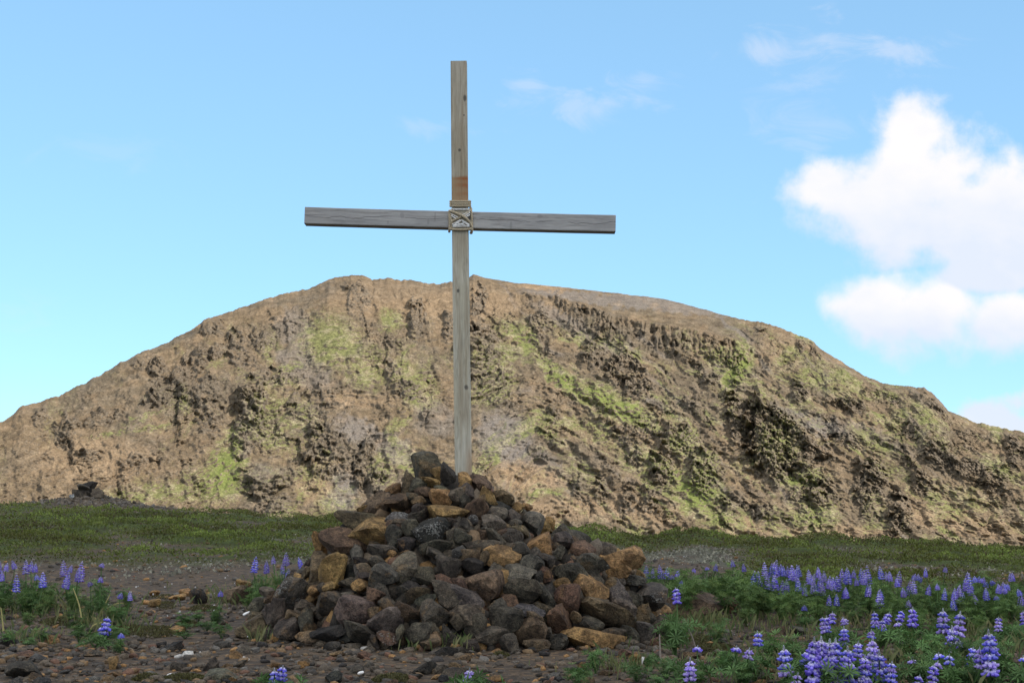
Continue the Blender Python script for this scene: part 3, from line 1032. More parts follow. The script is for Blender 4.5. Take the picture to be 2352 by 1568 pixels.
def rock_shape(rs, sub, nplanes=11, rough=0.07, soft=26.0, lo=0.62):
    """angular lump: a ball cut by random planes, edges a little worn, then normalised to +-1"""
    dirs, Fc = ICO[sub]
    n = rs.normal(size=(nplanes, 3))
    n /= np.linalg.norm(n, axis=1, keepdims=True)
    dist = rs.uniform(lo, 1.0, nplanes)
    dt = dirs @ n.T
    inv = np.where(dt > 0.02, dt / dist, 0.02)
    inv = np.concatenate([inv, np.full((len(dirs), 1), 0.74)], 1)
    rad = 1.0 / (np.power(np.power(inv, soft).sum(1), 1.0 / soft))
    o = rs.uniform(0, 60, 3)
    k = rough * (fbm(dirs * 1.6 + o, 2, 5) * 0.7 + fbm(dirs * 5.0 + o, 3, 6, gain=0.6) * 0.55)
    if sub > 2:
        k = k - 0.5 * rough * np.clip(fbm(dirs * 6 + o, 3, 9) - 0.1, 0, 1)
    V = dirs * (rad * (1 + k))[:, None]
    lo_, hi_ = V.min(0), V.max(0)
    return (V - (lo_ + hi_) / 2) / ((hi_ - lo_) / 2), Fc


rsr = np.random.default_rng(91)
ROCKS = []
for i in range(46):
    V, Fc = rock_shape(rsr, 3, int(rsr.integers(7, 12)), rsr.uniform(0.05, 0.10), rsr.uniform(70, 200), 0.42)
    me = np_mesh('stone_shape', V, Fc, M_STONE, True)
    me.set_sharp_from_angle(angle=R(24))
    ROCKS.append(me)
SMALLROCKS = []
for i in range(24):
    V, Fc = rock_shape(rsr, 2, int(rsr.integers(8, 13)), 0.09, 90.0, 0.45)
    me = np_mesh('small_stone_shape', V, Fc, M_STONE, True)
    me.set_sharp_from_angle(angle=R(26))
    SMALLROCKS.append(me)

TONE = {'d': (0.104, 0.083, 0.063), 'k': (0.052, 0.044, 0.037), 'b': (0.175, 0.118, 0.072), 'o': (0.365, 0.215, 0.092),
        'g': (0.140, 0.117, 0.094), 'n': (0.160, 0.125, 0.090), 'r': (0.150, 0.086, 0.058), 'l': (0.110, 0.098, 0.088)}
PERMS = []
for p in ((0, 1, 2), (0, 2, 1), (1, 0, 2), (1, 2, 0), (2, 0, 1), (2, 1, 0)):
    for sgn in range(8):
        m_ = np.zeros((3, 3))
        for r_, c_ in enumerate(p):
            m_[r_, c_] = -1 if (sgn >> r_) & 1 else 1
        if np.linalg.det(m_) > 0:
            PERMS.append(m_)


def put_stone(me, name, pos, half, rot, tone, lich, parent, rs):
    """half: half sizes along view-right, away, up; rot: 3x3"""
    p = PERMS[int(rs.integers(len(PERMS)))]
    s = np.abs(p.T) @ np.asarray(half)
    o = bpy.data.objects.new(name, me)
    COL.objects.link(o)
    M = Matrix((rot @ p).tolist())
    o.rotation_mode = 'QUATERNION'
    o.rotation_quaternion = M.to_quaternion()
    o.scale = s.tolist()
    base = np.array(parent.location) if parent is not None else 0
    o.location = (np.asarray(pos) - base).tolist()
    if parent is not None:
        o.parent = parent
    j = rs.uniform(0.82, 1.2)
    c = np.array(TONE[tone]) * j * (1 + rs.normal(size=3) * 0.035)
    o.color = (*np.clip(c, 0.01, 0.9), 1 - lich)
    return o


def rot_view(ang, yaw=0.0, pit=0.0):
    return np.array((Euler((pit, R(ang), yaw), 'XYZ')).to_matrix())


# ------------------------------------------------------------------ the cairn
AX, AY = -0.50, 13.0
GZ0 = float(ground_z(np.array([AX]), np.array([AY]))[0])
ZP = np.array([-0.2, 0, .33, .69, .85, 1.0, 1.22, 1.38, 1.5, 1.6])
RL = np.array([2.2, 2.05, 1.68, 1.33, 1.20, 1.02, .76, .46, .22, 0.0])
RRr = np.array([2.25, 2.10, 1.88, 1.52, 0.98, .66, .42, .24, .10, 0.0])
RF = np.array([2.3, 2.06, 1.66, 1.22, 1.03, .85, .58, .38, .16, 0.0])


def cairn_r(z, dx, dy):
    c = dx / (math.hypot(dx, dy) + 1e-6)
    side = np.interp(z, ZP, RRr if c > 0 else RL)
    return side * c * c + np.interp(z, ZP, RF) * (1 - c * c)


def cairn_hit(qx, qy):
    """where a view ray meets the cairn; outside it, the nearest spot on its flank"""
    d = ray(qx, qy)
    d = d / d[1]
    best, bp = 9, None
    for y in np.arange(10.4, 13.6, 0.02):
        p = np.array([0, 0, CAM_H]) + d * y
        dx, dy = p[0] - AX, p[1] - AY
        gap = math.hypot(dx, dy) - cairn_r(p[2] - GZ0, dx, dy)
        if gap < best:
            best, bp = gap, p
        if gap <= 0:
            return p
    return bp


# the stones one can tell apart in the photograph: x, y, width, height, tilt, tone, lichen
STONES_A = [
    (1450, 165, 165, 200, -15, 'd', 0), (1535, 225, 120, 95, 15, 'o', 0), (1600, 225, 115, 150, 0, 'd', .2), (1480, 285, 125, 80, -5, 'o', 0),
    (1300, 295, 150, 140, -30, 'b', 0), (1385, 305, 115, 95, 0, 'd', 0), (1205, 350, 115, 90, -15, 'o', 0), (1085, 445, 195, 180, 10, 'b', 0),
    (1250, 435, 165, 155, -40, 'b', 0), (1545, 410, 155, 120, 5, 'o', 0), (1425, 360, 120, 75, 0, 'b', 0), (1660, 365, 145, 165, 20, 'n', .1),
    (985, 490, 100, 78, 10, 'o', 0), (940, 550, 300, 105, 12, 'b', 0), (1060, 645, 295, 225, 20, 'o', 0), (1190, 695, 140, 155, 15, 'd', 0),
    (830, 745, 335, 215, 24, 'b', 0), (665, 745, 80, 170, 0, 'o', 0), (640, 935, 165, 215, 25, 'b', 0), (770, 925, 190, 225, 20, 'o', .15),
    (1235, 545, 165, 70, 5, 'l', .8), (1255, 592, 150, 65, 8, 'b', 0), (1570, 515, 345, 105, 2, 'o', 0), (1475, 655, 245, 195, 0, 'k', .62),
    (1330, 630, 120, 125, 0, 'd', .2), (1610, 585, 120, 85, 0, 'd', 0), (1690, 690, 150, 135, -10, 'd', .25), (1120, 792, 195, 92, 5, 'd', 0),
    (1300, 745, 125, 100, 0, 'k', 0), (1520, 765, 225, 100, -5, 'd', .1), (1700, 600, 125, 95, 0, 'd', .2), (1232, 640, 95, 85, 0, 'r', .2),
    (1083, 882, 112, 100, 0, 'd', .1), (1188, 806, 66, 42, 0, 'o', 0), (1288, 806, 75, 42, 0, 'o', .2), (1290, 935, 215, 235, 10, 'n', .25),
    (1130, 1015, 190, 215, 30, 'd', 0), (995, 932, 125, 92, 20, 'b', 0), (1590, 925, 175, 165, 15, 'd', 0), (1600, 1025, 195, 90, 15, 'r', 0),
    (1550, 832, 190, 75, 15, 'd', .35), (1690, 812, 115, 110, 15, 'l', .4), (475, 1115, 238, 222, 30, 'g', .55), (635, 1085, 110, 75, 15, 'o', .1),
    (270, 1092, 112, 62, 5, 'n', 0), (300, 1135, 100, 66, -20, 'b', 0), (728, 1052, 85, 62, -10, 'o', 0), (968, 1048, 125, 92, 10, 'o', .2),
    (880, 1032, 150, 82, 0, 'd', .25), (735, 1180, 190, 200, -60, 'd', .2), (920, 1245, 270, 205, 8, 'n', 0), (1155, 1312, 235, 235, 30, 'g', 0),
    (975, 1400, 235, 155, 5, 'd', 0), (1060, 1132, 135, 112, 25, 'r', 0), (1370, 1122, 220, 110, -18, 'b', 0), (1310, 1255, 190, 130, 20, 'b', 0),
    (1505, 1275, 200, 230, 8, 'd', .1), (1440, 1165, 145, 112, -20, 'd', .5), (1620, 1132, 290, 165, 20, 'd', .1), (1690, 1275, 155, 140, -25, 'n', 0),
    (1385, 1382, 185, 155, 10, 'd', .1), (165, 1335, 195, 195, 20, 'b', .1), (340, 1250, 180, 190, -20, 'd', .1), (420, 1372, 175, 160, -15, 'd', 0),
    (558, 1312, 105, 185, 10, 'd', 0), (580, 1422, 170, 78, -10, 'b', 0), (720, 1405, 245, 105, -12, 'k', 0), (455, 1275, 130, 90, 0, 'b', 0),
    (215, 1190, 140, 105, -25, 'd', 0), (865, 1132, 130, 76, 10, 'd', 0), (1160, 1180, 130, 82, 30, 'd', 0), (1280, 1092, 105, 85, 0, 'd', .1),
    (1420, 975, 145, 125, -10, 'd', 0), (1165, 1432, 160, 84, 10, 'r', .55), (1480, 1475, 140, 68, -20, 'b', 0), (1655, 1492, 70, 44, 0, 'o', 0),
    (1250, 1395, 60, 115, 10, 'n', 0), (860, 622, 95, 62, 0, 'k', 0), (1395, 500, 112, 125, 20, 'd', 0), (1345, 400, 85, 66, 0, 'd', 0),
    (1555, 345, 100, 66, 0, 'd', 0), (565, 965, 66, 125, 20, 'b', 0), (1725, 255, 105, 80, 20, 'o', 0), (1010, 985, 120, 66, 0, 'd', 0),
    (1385, 420, 110, 60, 0, 'b', 0), (960, 870, 110, 66, 0, 'k', 0), (690, 1060, 90, 70, 0, 'd', 0), (540, 1185, 90, 70, 0, 'd', 0), (1050, 1240, 80, 70, 0, 'b', 0)]
STONES_B = [
    (100, 275, 95, 66, 20, 'o', 0), (215, 290, 155, 112, 10, 'b', .1), (125, 355, 100, 112, 10, 'd', .1), (275, 412, 155, 135, 20, 'o', 0),
    (375, 412, 140, 112, 25, 'b', 0), (180, 495, 160, 145, 0, 'b', 0), (335, 522, 145, 102, -5, 'n', 0), (470, 480, 130, 78, -10, 'o', .15),
    (435, 535, 140, 92, -10, 'd', 0), (535, 540, 90, 102, 0, 'd', .1), (612, 595, 155, 180, -25, 'g', .15), (715, 605, 90, 112, 15, 'o', 0),
    (310, 592, 165, 112, 10, 'n', .2), (470, 592, 95, 62, 0, 'd', 0), (490, 645, 145, 74, 5, 'b', 0), (160, 562, 74, 66, 10, 'l', .6),
    (85, 612, 155, 125, 15, 'd', .2), (45, 700, 140, 135, 0, 'd', .2), (325, 695, 140, 105, 15, 'n', 0), (430, 690, 160, 115, 10, 'd', .15),
    (225, 755, 250, 95, 10, 'd', 0), (665, 755, 180, 190, 10, 'o', .1), (805, 745, 150, 165, 10, 'd', .2), (965, 800, 165, 135, 30, 'r', .5),
    (1215, 860, 335, 245, 20, 'o', .15), (375, 838, 245, 155, 10, 'o', 0), (240, 842, 80, 95, 0, 'b', 0), (130, 832, 165, 125, 25, 'b', .25),
    (520, 805, 150, 135, 10, 'd', 0), (588, 892, 165, 135, 20, 'g', .1), (150, 892, 150, 95, 15, 'k', 0), (330, 942, 155, 135, -20, 'd', 0),
    (490, 972, 230, 132, 14, 'g', .1), (688, 972, 115, 115, 10, 'r', 0), (885, 950, 250, 140, 15, 'd', .1), (1045, 885, 220, 150, 15, 'g', .35),
    (220, 1032, 275, 245, 22, 'b', .4), (55, 1052, 145, 112, 20, 'r', 0), (1030, 1072, 235, 215, 5, 'o', .1), (820, 1045, 115, 105, 10, 'o', 0),
    (530, 1105, 260, 190, 10, 'd', .1), (698, 1145, 112, 235, -14, 'd', 0), (850, 1142, 190, 185, -15, 'r', .1), (1185, 1042, 105, 105, 30, 'b', 0),
    (1245, 1108, 195, 165, 25, 'g', .1), (1445, 1130, 225, 235, 25, 'd', .45), (1215, 955, 165, 112, 10, 'o', .1), (90, 1145, 270, 135, 22, 'g', .1),
    (345, 1192, 145, 112, 10, 'g', .3), (110, 1275, 225, 155, -14, 'n', .1), (400, 1292, 215, 205, 25, 'd', .15), (570, 1235, 215, 95, 10, 'l', .35),
    (612, 1292, 115, 92, 10, 'b', 0), (800, 1292, 215, 195, 20, 'r', .4), (920, 1272, 84, 84, 0, 'b', 0), (1130, 1245, 420, 150, 14, 'b', .15),
    (1250, 1225, 180, 145, 30, 'n', 0), (1030, 1332, 165, 115, 15, 'd', .15), (180, 1332, 165, 125, -25, 'd', 0), (575, 1392, 205, 220, 35, 'b', 0),
    (300, 1412, 220, 115, -10, 'd', 0), (440, 1475, 155, 125, 10, 'd', 0), (630, 1485, 175, 92, 5, 'b', .2), (768, 1452, 165, 115, 10, 'g', 0),
    (1040, 1450, 465, 145, 12, 'o', .05), (1170, 1402, 155, 115, 20, 'd', 0), (1300, 1422, 155, 135, 10, 'd', .1), (1430, 1432, 120, 175, -10, 'g', .15),
    (1400, 1255, 125, 165, 20, 'b', .1), (1465, 1302, 155, 105, 20, 'g', .25), (1530, 1392, 135, 200, 10, 'd', 0), (150, 1485, 115, 92, 10, 'd', 0),
    (1345, 1012, 160, 76, 10, 'g', .25), (700, 862, 130, 95, 0, 'd', 0), (700, 1395, 76, 76, 0, 'd', 0), (790, 800, 90, 90, 0, 'd', 0), (960, 1010, 90, 80, 0, 'k', 0),
    (640, 1000, 80, 120, 0, 'k', 0), (930, 1130, 90, 90, 0, 'd', 0), (1330, 1160, 130, 110, 20, 'd', 0), (255, 640, 70, 55, 0, 'd', .5), (1580, 1300, 110, 110, 0, 'b', 0), (420, 425, 90, 70, 0, 'b', 0), (560, 470, 70, 55, 0, 'o', 0)]
SC = 3.0155


def build_cairn():
    rs = np.random.default_rng(55)
    root = empty('cairn', (AX, AY, GZ0), 'steep heap of rough dark and ochre lava stones holding up the wooden cross', 'cairn')
    placed = []
    for lst, ox in ((STONES_A, 560), (STONES_B, 1100)):
        for (cx, cy, w, h, tilt, tone, lich) in lst:
            qx, qy = (ox + cx / SC) * 2352 / 2496, (1080 + cy / SC) * 2352 / 2496
            p = cairn_hit(qx, qy)
            px_m = F / p[1]
            sw, sh = w / SC * 2352 / 2496 / px_m / 2, h / SC * 2352 / 2496 / px_m / 2
            # the traced size is what shows; stones run on a little behind their neighbours
            sw *= 1.17
            sh *= 1.20
            dep = (0.5 * (sw + sh) * rs.uniform(0.85, 1.15))
            dd = p - np.array([0, 0, CAM_H])
            dd /= np.linalg.norm(dd)
            pos = p + dd * dep * 0.30
            rot = rot_view(tilt, rs.uniform(-0.35, 0.35), rs.uniform(-0.15, 0.15))
            pos[2] = max(pos[2], GZ0 + 0.55 * sh)
            big = max(sw, sh) > 0.085
            me = ROCKS[int(rs.integers(len(ROCKS)))] if big else SMALLROCKS[int(rs.integers(len(SMALLROCKS)))]
            put_stone(me, 'stone', pos, (sw, dep, sh), rot, tone, lich, root, rs)
            placed.append((pos, max(sw, sh, dep) * 0.8))
    # further stones in the gaps between those, set a little deeper
    n_more, tries = 0, 0
    C = [q for q, _ in placed]
    Rd = [r for _, r in placed]
    while n_more < 90 and tries < 6000:
        tries += 1
        ph = rs.uniform(-math.pi * 1.02, math.pi * 0.02)
        z = rs.uniform(0.02, 1.15)
        if rs.uniform() > (1.6 - z) / 1.5:
            continue
        r = cairn_r(z, math.cos(ph), math.sin(ph))
        sz = rs.uniform(0.06, 0.13)
        r -= sz * 1.5
        pos = np.array([AX + r * math.cos(ph), AY + r * math.sin(ph), GZ0 + z])
        gap = np.linalg.norm(np.array(C) - pos, axis=1) - np.array(Rd)
        if gap.min() < sz * 0.15:
            continue
        half = sz * rs.uniform(0.75, 1.25, 3)
        tone = rs.choice(list('dddkbbnogr'))
        put_stone(ROCKS[int(rs.integers(len(ROCKS)))], 'stone', pos, half, np.array(Euler(rs.uniform(0, 6, 3)).to_matrix()), tone, rs.uniform(0, .3), root, rs)
        C.append(pos); Rd.append(sz * 0.8)
        n_more += 1
    # chips and small stones that fill the joints, and the heart of the heap
    B = Buf()
    for k in range(1500):
        ph = rs.uniform(-math.pi, math.pi)
        z = 1.34 * (1 - math.sqrt(rs.uniform(0.0, 1)))
        r = cairn_r(z, math.cos(ph), math.sin(ph))
        sz = rs.uniform(0.025, 0.075) if k < 1000 else rs.uniform(0.07, 0.13)
        r = max(r - rs.uniform(0.12, 0.24) - (sz if k >= 1000 else 0), 0)
        pos = np.array([AX + r * math.cos(ph), AY + r * math.sin(ph), GZ0 + z])
        V, Fc = rock_shape(rs, 1, 8, 0.08)
        V = (V * sz * rs.uniform(0.7, 1.3, 3)) @ np.array(Euler(rs.uniform(0, 6, 3)).to_matrix()).T + pos - np.array([AX, AY, GZ0])
        t = np.array(TONE[rs.choice(list('ddkkbbnor'))]) * rs.uniform(0.7, 1.15)
        B.add(V, Fc, t)
    # heart
    nz, na = 24, 72
    zz_ = np.linspace(-0.15, 1.42, nz)
    V = []
    for z in zz_:
        for a_ in np.linspace(0, 2 * np.pi, na, endpoint=False):
            r = max(cairn_r(z, math.cos(a_), math.sin(a_)) - 0.20, 0.02)
            V.append((r * math.cos(a_), r * math.sin(a_), z - 0.04))
    q = grid_faces(nz, na, True)
    tri = np.concatenate([q[:, [0, 1, 2]], q[:, [0, 2, 3]]])
    V = np.array(V) + 0.05 * np.stack([fbm(np.array(V) * 5, 3, 7), fbm(np.array(V) * 5 + 9, 3, 8), fbm(np.array(V) * 5 + 4, 3, 9)], 1)
    B.add(V, tri, np.array((0.05, 0.042, 0.036)))
    obj('rubble', B.mesh('rubble', M_GRAVEL), root, kind='stuff')
    return root


build_cairn()


# ------------------------------------------------------------------ the cross
def prism_beam(length, wx, wy, seed, nseg=60):
    """sawn beam along Z with softened arrises and slightly uneven faces"""
    rs = np.random.default_rng(seed)
    c = 0.008
    prof = []
    for sx_, sy_ in ((1, -1), (1, 1), (-1, 1), (-1, -1)):
        x0, y0 = sx_ * wx / 2, sy_ * wy / 2
        pr = [(x0, y0 - sy_ * c), (x0 - sx_ * c * 0.3, y0 - sy_ * c * 0.3), (x0 - sx_ * c, y0)]
        if sx_ * sy_ < 0:
            pr = pr[::-1] if sx_ > 0 else pr[::-1]
        prof.append(pr)
    pts = [p for grp in prof for p in grp]
    pts = np.array(pts)
    # order by angle
    ang = np.arctan2(pts[:, 1], pts[:, 0])
    pts = pts[np.argsort(ang)]
    n = len(pts)
    zs = np.linspace(0, length, nseg)
    V = []
    for z in zs:
        for k in range(n):
            V.append((pts[k, 0], pts[k, 1], z))
    V = np.array(V)
    nz = fbm(v3(V[:, 0] * 9, V[:, 1] * 9, V[:, 2] * 2.2) + seed, 3, seed)
    V[:, :2] *= (1 + 0.018 * nz)[:, None]
    bow = 0.006 * np.sin(V[:, 2] / length * np.pi)
    V[:, 0] += bow * rs.uniform(-1, 1)
    me = bpy.data.meshes.new('beam')
    faces = [(i * n + k, i * n + (k + 1) % n, (i + 1) * n + (k + 1) % n, (i + 1) * n + k) for i in range(nseg - 1) for k in range(n)]
    faces.append(tuple(range(n))[::-1])
    faces.append(tuple((nseg - 1) * n + k for k in range(n)))
    me.from_pydata(V.tolist(), [], faces)
    me.update()
    return me


def orient(o, a, b, face=(0, -1, 0)):
    """put a beam from a to b, its local -Y side facing `face`"""
    z = Vector(b) - Vector(a)
    z.normalize()
    y = -Vector(face)
    y = (y - z * y.dot(z)).normalized()
    x = y.cross(z).normalized()
    o.matrix_world = Matrix.Translation(Vector(a)) @ Matrix((x, y, z)).transposed().to_4x4()


PY = 13.0
p_bot = at(1065.0, 1088, PY)
p_top = at(1054.0, 145.5, PY)
ax_ = (p_top - p_bot) / np.linalg.norm(p_top - p_bot)
p_low = p_bot - ax_ * 0.55
POST_L = float(np.linalg.norm(p_top - p_low))


def post_z(qy):
    """local height along the post of a picture row"""
    p = at(1060, qy, PY - 0.075)
    return float((p - p_low) @ ax_)


def post_stains(G, xyz, O, c, h):
    x, y, z = xyz[0], xyz[1], xyz[2]
    nz = G.noise(G.vm('MULTIPLY', O, (8, 8, 16)), 1.0, 4, 0.6)
    zt, zb = post_z(405), post_z(462)
    wz = G.m('ADD', z, G.m('MULTIPLY', G.m('SUBTRACT', nz, 0.5), 0.03))
    inb = G.m('MULTIPLY', G.ss(wz, zt + 0.015, zt - 0.02), G.ss(wz, zb - 0.06, zb))
    # rusty bands, strongest towards the right edge
    bands = G.ss(G.m('SINE', G.m('MULTIPLY', G.m('ADD', wz, G.m('MULTIPLY', nz, 0.03)), 2 * math.pi / 0.075)), -0.6, 0.9)
    rgt = G.ss(x, -0.10, 0.045)
    top = G.ss(wz, zt - 0.17, zt - 0.02)
    st = G.m('MULTIPLY', inb, G.m('MULTIPLY', rgt, G.m('ADD', 0.45, G.m('MULTIPLY', bands, 0.55))))
    c = G.mix(G.m('MULTIPLY', inb, 0.72), c, (0.36, 0.225, 0.10))
    c = G.mix(G.m('MULTIPLY', st, G.m('ADD', 0.5, G.m('MULTIPLY', top, 0.5))), c, (0.30, 0.075, 0.018))
    # below the lashing the timber is browner, rust runs down the right arris at the foot
    low = G.ss(z, post_z(620), post_z(540))
    c = G.mix(G.m('MULTIPLY', low, 0.30), c, (0.20, 0.135, 0.080))
    foot = G.m('MULTIPLY', G.ss(z, post_z(990), post_z(1075)), G.ss(x, -0.01, 0.07))
    c = G.mix(G.m('MULTIPLY', foot, 0.6), c, (0.26, 0.13, 0.05))
    streak = G.ss(G.noise(G.vm('MULTIPLY', O, (30, 30, 0.8)), 1.0, 2, 0.5), 0.52, 0.66)
    c = G.mix(G.m('MULTIPLY', streak, 0.35), c, (0.21, 0.145, 0.085))
    # knots
    for kx, kz, rx, rz in ((0.055, post_z(226), 0.018, 0.035), (0.035, post_z(889), 0.022, 0.026), (0.045, post_z(265), 0.008, 0.008),
                           (0.0, post_z(345), 0.014, 0.016), (-0.03, post_z(668), 0.014, 0.02)):
        u = G.m('DIVIDE', G.m('SUBTRACT', x, kx), rx)
        v = G.m('DIVIDE', G.m('SUBTRACT', z, kz), rz)
        r2 = G.m('ADD', G.m('ADD', G.m('MULTIPLY', u, u), G.m('MULTIPLY', v, v)), G.m('MULTIPLY', G.m('SUBTRACT', nz, 0.5), 1.6))
        k = G.ss(r2, 1.3, 0.25)
        c = G.mix(G.m('MULTIPLY', k, 0.78), c, (0.055, 0.050, 0.046))
        h = G.m('SUBTRACT', h, G.m('MULTIPLY', k, 0.5))
    return c, h


def bar_stains(G, xyz, O, c, h):
    x, y, z = xyz[0], xyz[1], xyz[2]
    # long drying cracks wandering along the middle of the face
    wob_ = G.noise(G.vm('MULTIPLY', O, (1, 1, 3.2)), 1.0, 3, 0.6)
    wob2_ = G.noise(G.vm('MULTIPLY', O, (1, 1, 22)), 1.0, 2, 0.5)
    line = G.m('ADD', G.m('SUBTRACT', x, 0.004), G.m('ADD', G.m('MULTIPLY', G.m('SUBTRACT', wob_, 0.5), 0.10), G.m('MULTIPLY', G.m('SUBTRACT', wob2_, 0.5), 0.014)))
    crack = G.ss(G.m('ABSOLUTE', line), 0.0036, 0.0008)
    broken_ = G.ss(G.noise(G.vm('MULTIPLY', O, (0, 0, 4.5)), 1.0, 2, 0.5), 0.40, 0.50)
    k = G.m('MULTIPLY', crack, broken_)
    c = G.mix(G.m('MULTIPLY', k, 0.62), c, (0.05, 0.048, 0.048))
    h = G.m('SUBTRACT', h, G.m('MULTIPLY', k, 1.4))
    nz = G.noise(G.vm('MULTIPLY', O, (14, 14, 14)), 1.0, 4, 0.6)
    for kx, kz, rx, rz in BAR_KNOTS:
        u = G.m('DIVIDE', G.m('SUBTRACT', x, kx), rx)
        v = G.m('DIVIDE', G.m('SUBTRACT', z, kz), rz)
        r2 = G.m('ADD', G.m('ADD', G.m('MULTIPLY', u, u), G.m('MULTIPLY', v, v)), G.m('MULTIPLY', G.m('SUBTRACT', nz, 0.5), 2.2))
        kk = G.ss(r2, 1.3, 0.2)
        c = G.mix(G.m('MULTIPLY', kk, 0.30), c, (0.12, 0.115, 0.115))
    return c, h


def rope_mesh(path, rad, pitch, col_a, col_b, lobes=3, step=0.004, sides=12, closed=False):
    """laid rope: a tube whose section has lobes that twist along it"""
    path = np.asarray(path, float)
    seg = np.linalg.norm(np.diff(path, axis=0), axis=1)
    s = np.concatenate([[0], np.cumsum(seg)])
    n = max(int(s[-1] / step), 4)
    t = np.linspace(0, s[-1], n)
    P_ = np.stack([np.interp(t, s, path[:, k]) for k in range(3)], 1)
    for _ in range(3):
        P_[1:-1] = 0.25 * P_[:-2] + 0.5 * P_[1:-1] + 0.25 * P_[2:]
    V, Cc = [], []
    ref = np.array([0.2, 0.1, 1.0])
    for i in range(n):
        tg = P_[min(i + 1, n - 1)] - P_[max(i - 1, 0)]
        tg /= np.linalg.norm(tg) + 1e-12
        a = ref - tg * (ref @ tg)
        if np.linalg.norm(a) < 1e-3:
            a = np.cross(tg, [1, 0, 0])
        a /= np.linalg.norm(a)
        ref = a
        b = np.cross(tg, a)
        for k in range(sides):
            w = 2 * math.pi * k / sides
            lob = abs(math.sin(lobes * 0.5 * (w - 2 * math.pi * t[i] / pitch)))
            r = rad * (0.70 + 0.36 * lob)
            V.append(P_[i] + r * (math.cos(w) * a + math.sin(w) * b))
            Cc.append(np.array(col_b) + (np.array(col_a) - np.array(col_b)) * lob)
    Fc = []
    for i in range(n - 1):
        for k in range(sides):
            a0, a1 = i * sides + k, i * sides + (k + 1) % sides
            Fc += [(a0, a1, a1 + sides), (a0, a1 + sides, a0 + sides)]
    Fc += [(0, k + 1, k) for k in range(1, sides - 1)]
    e = (n - 1) * sides
    Fc += [(e, e + k, e + k + 1) for k in range(1, sides - 1)]
    return np.array(V), np.array(Fc), np.array(Cc)


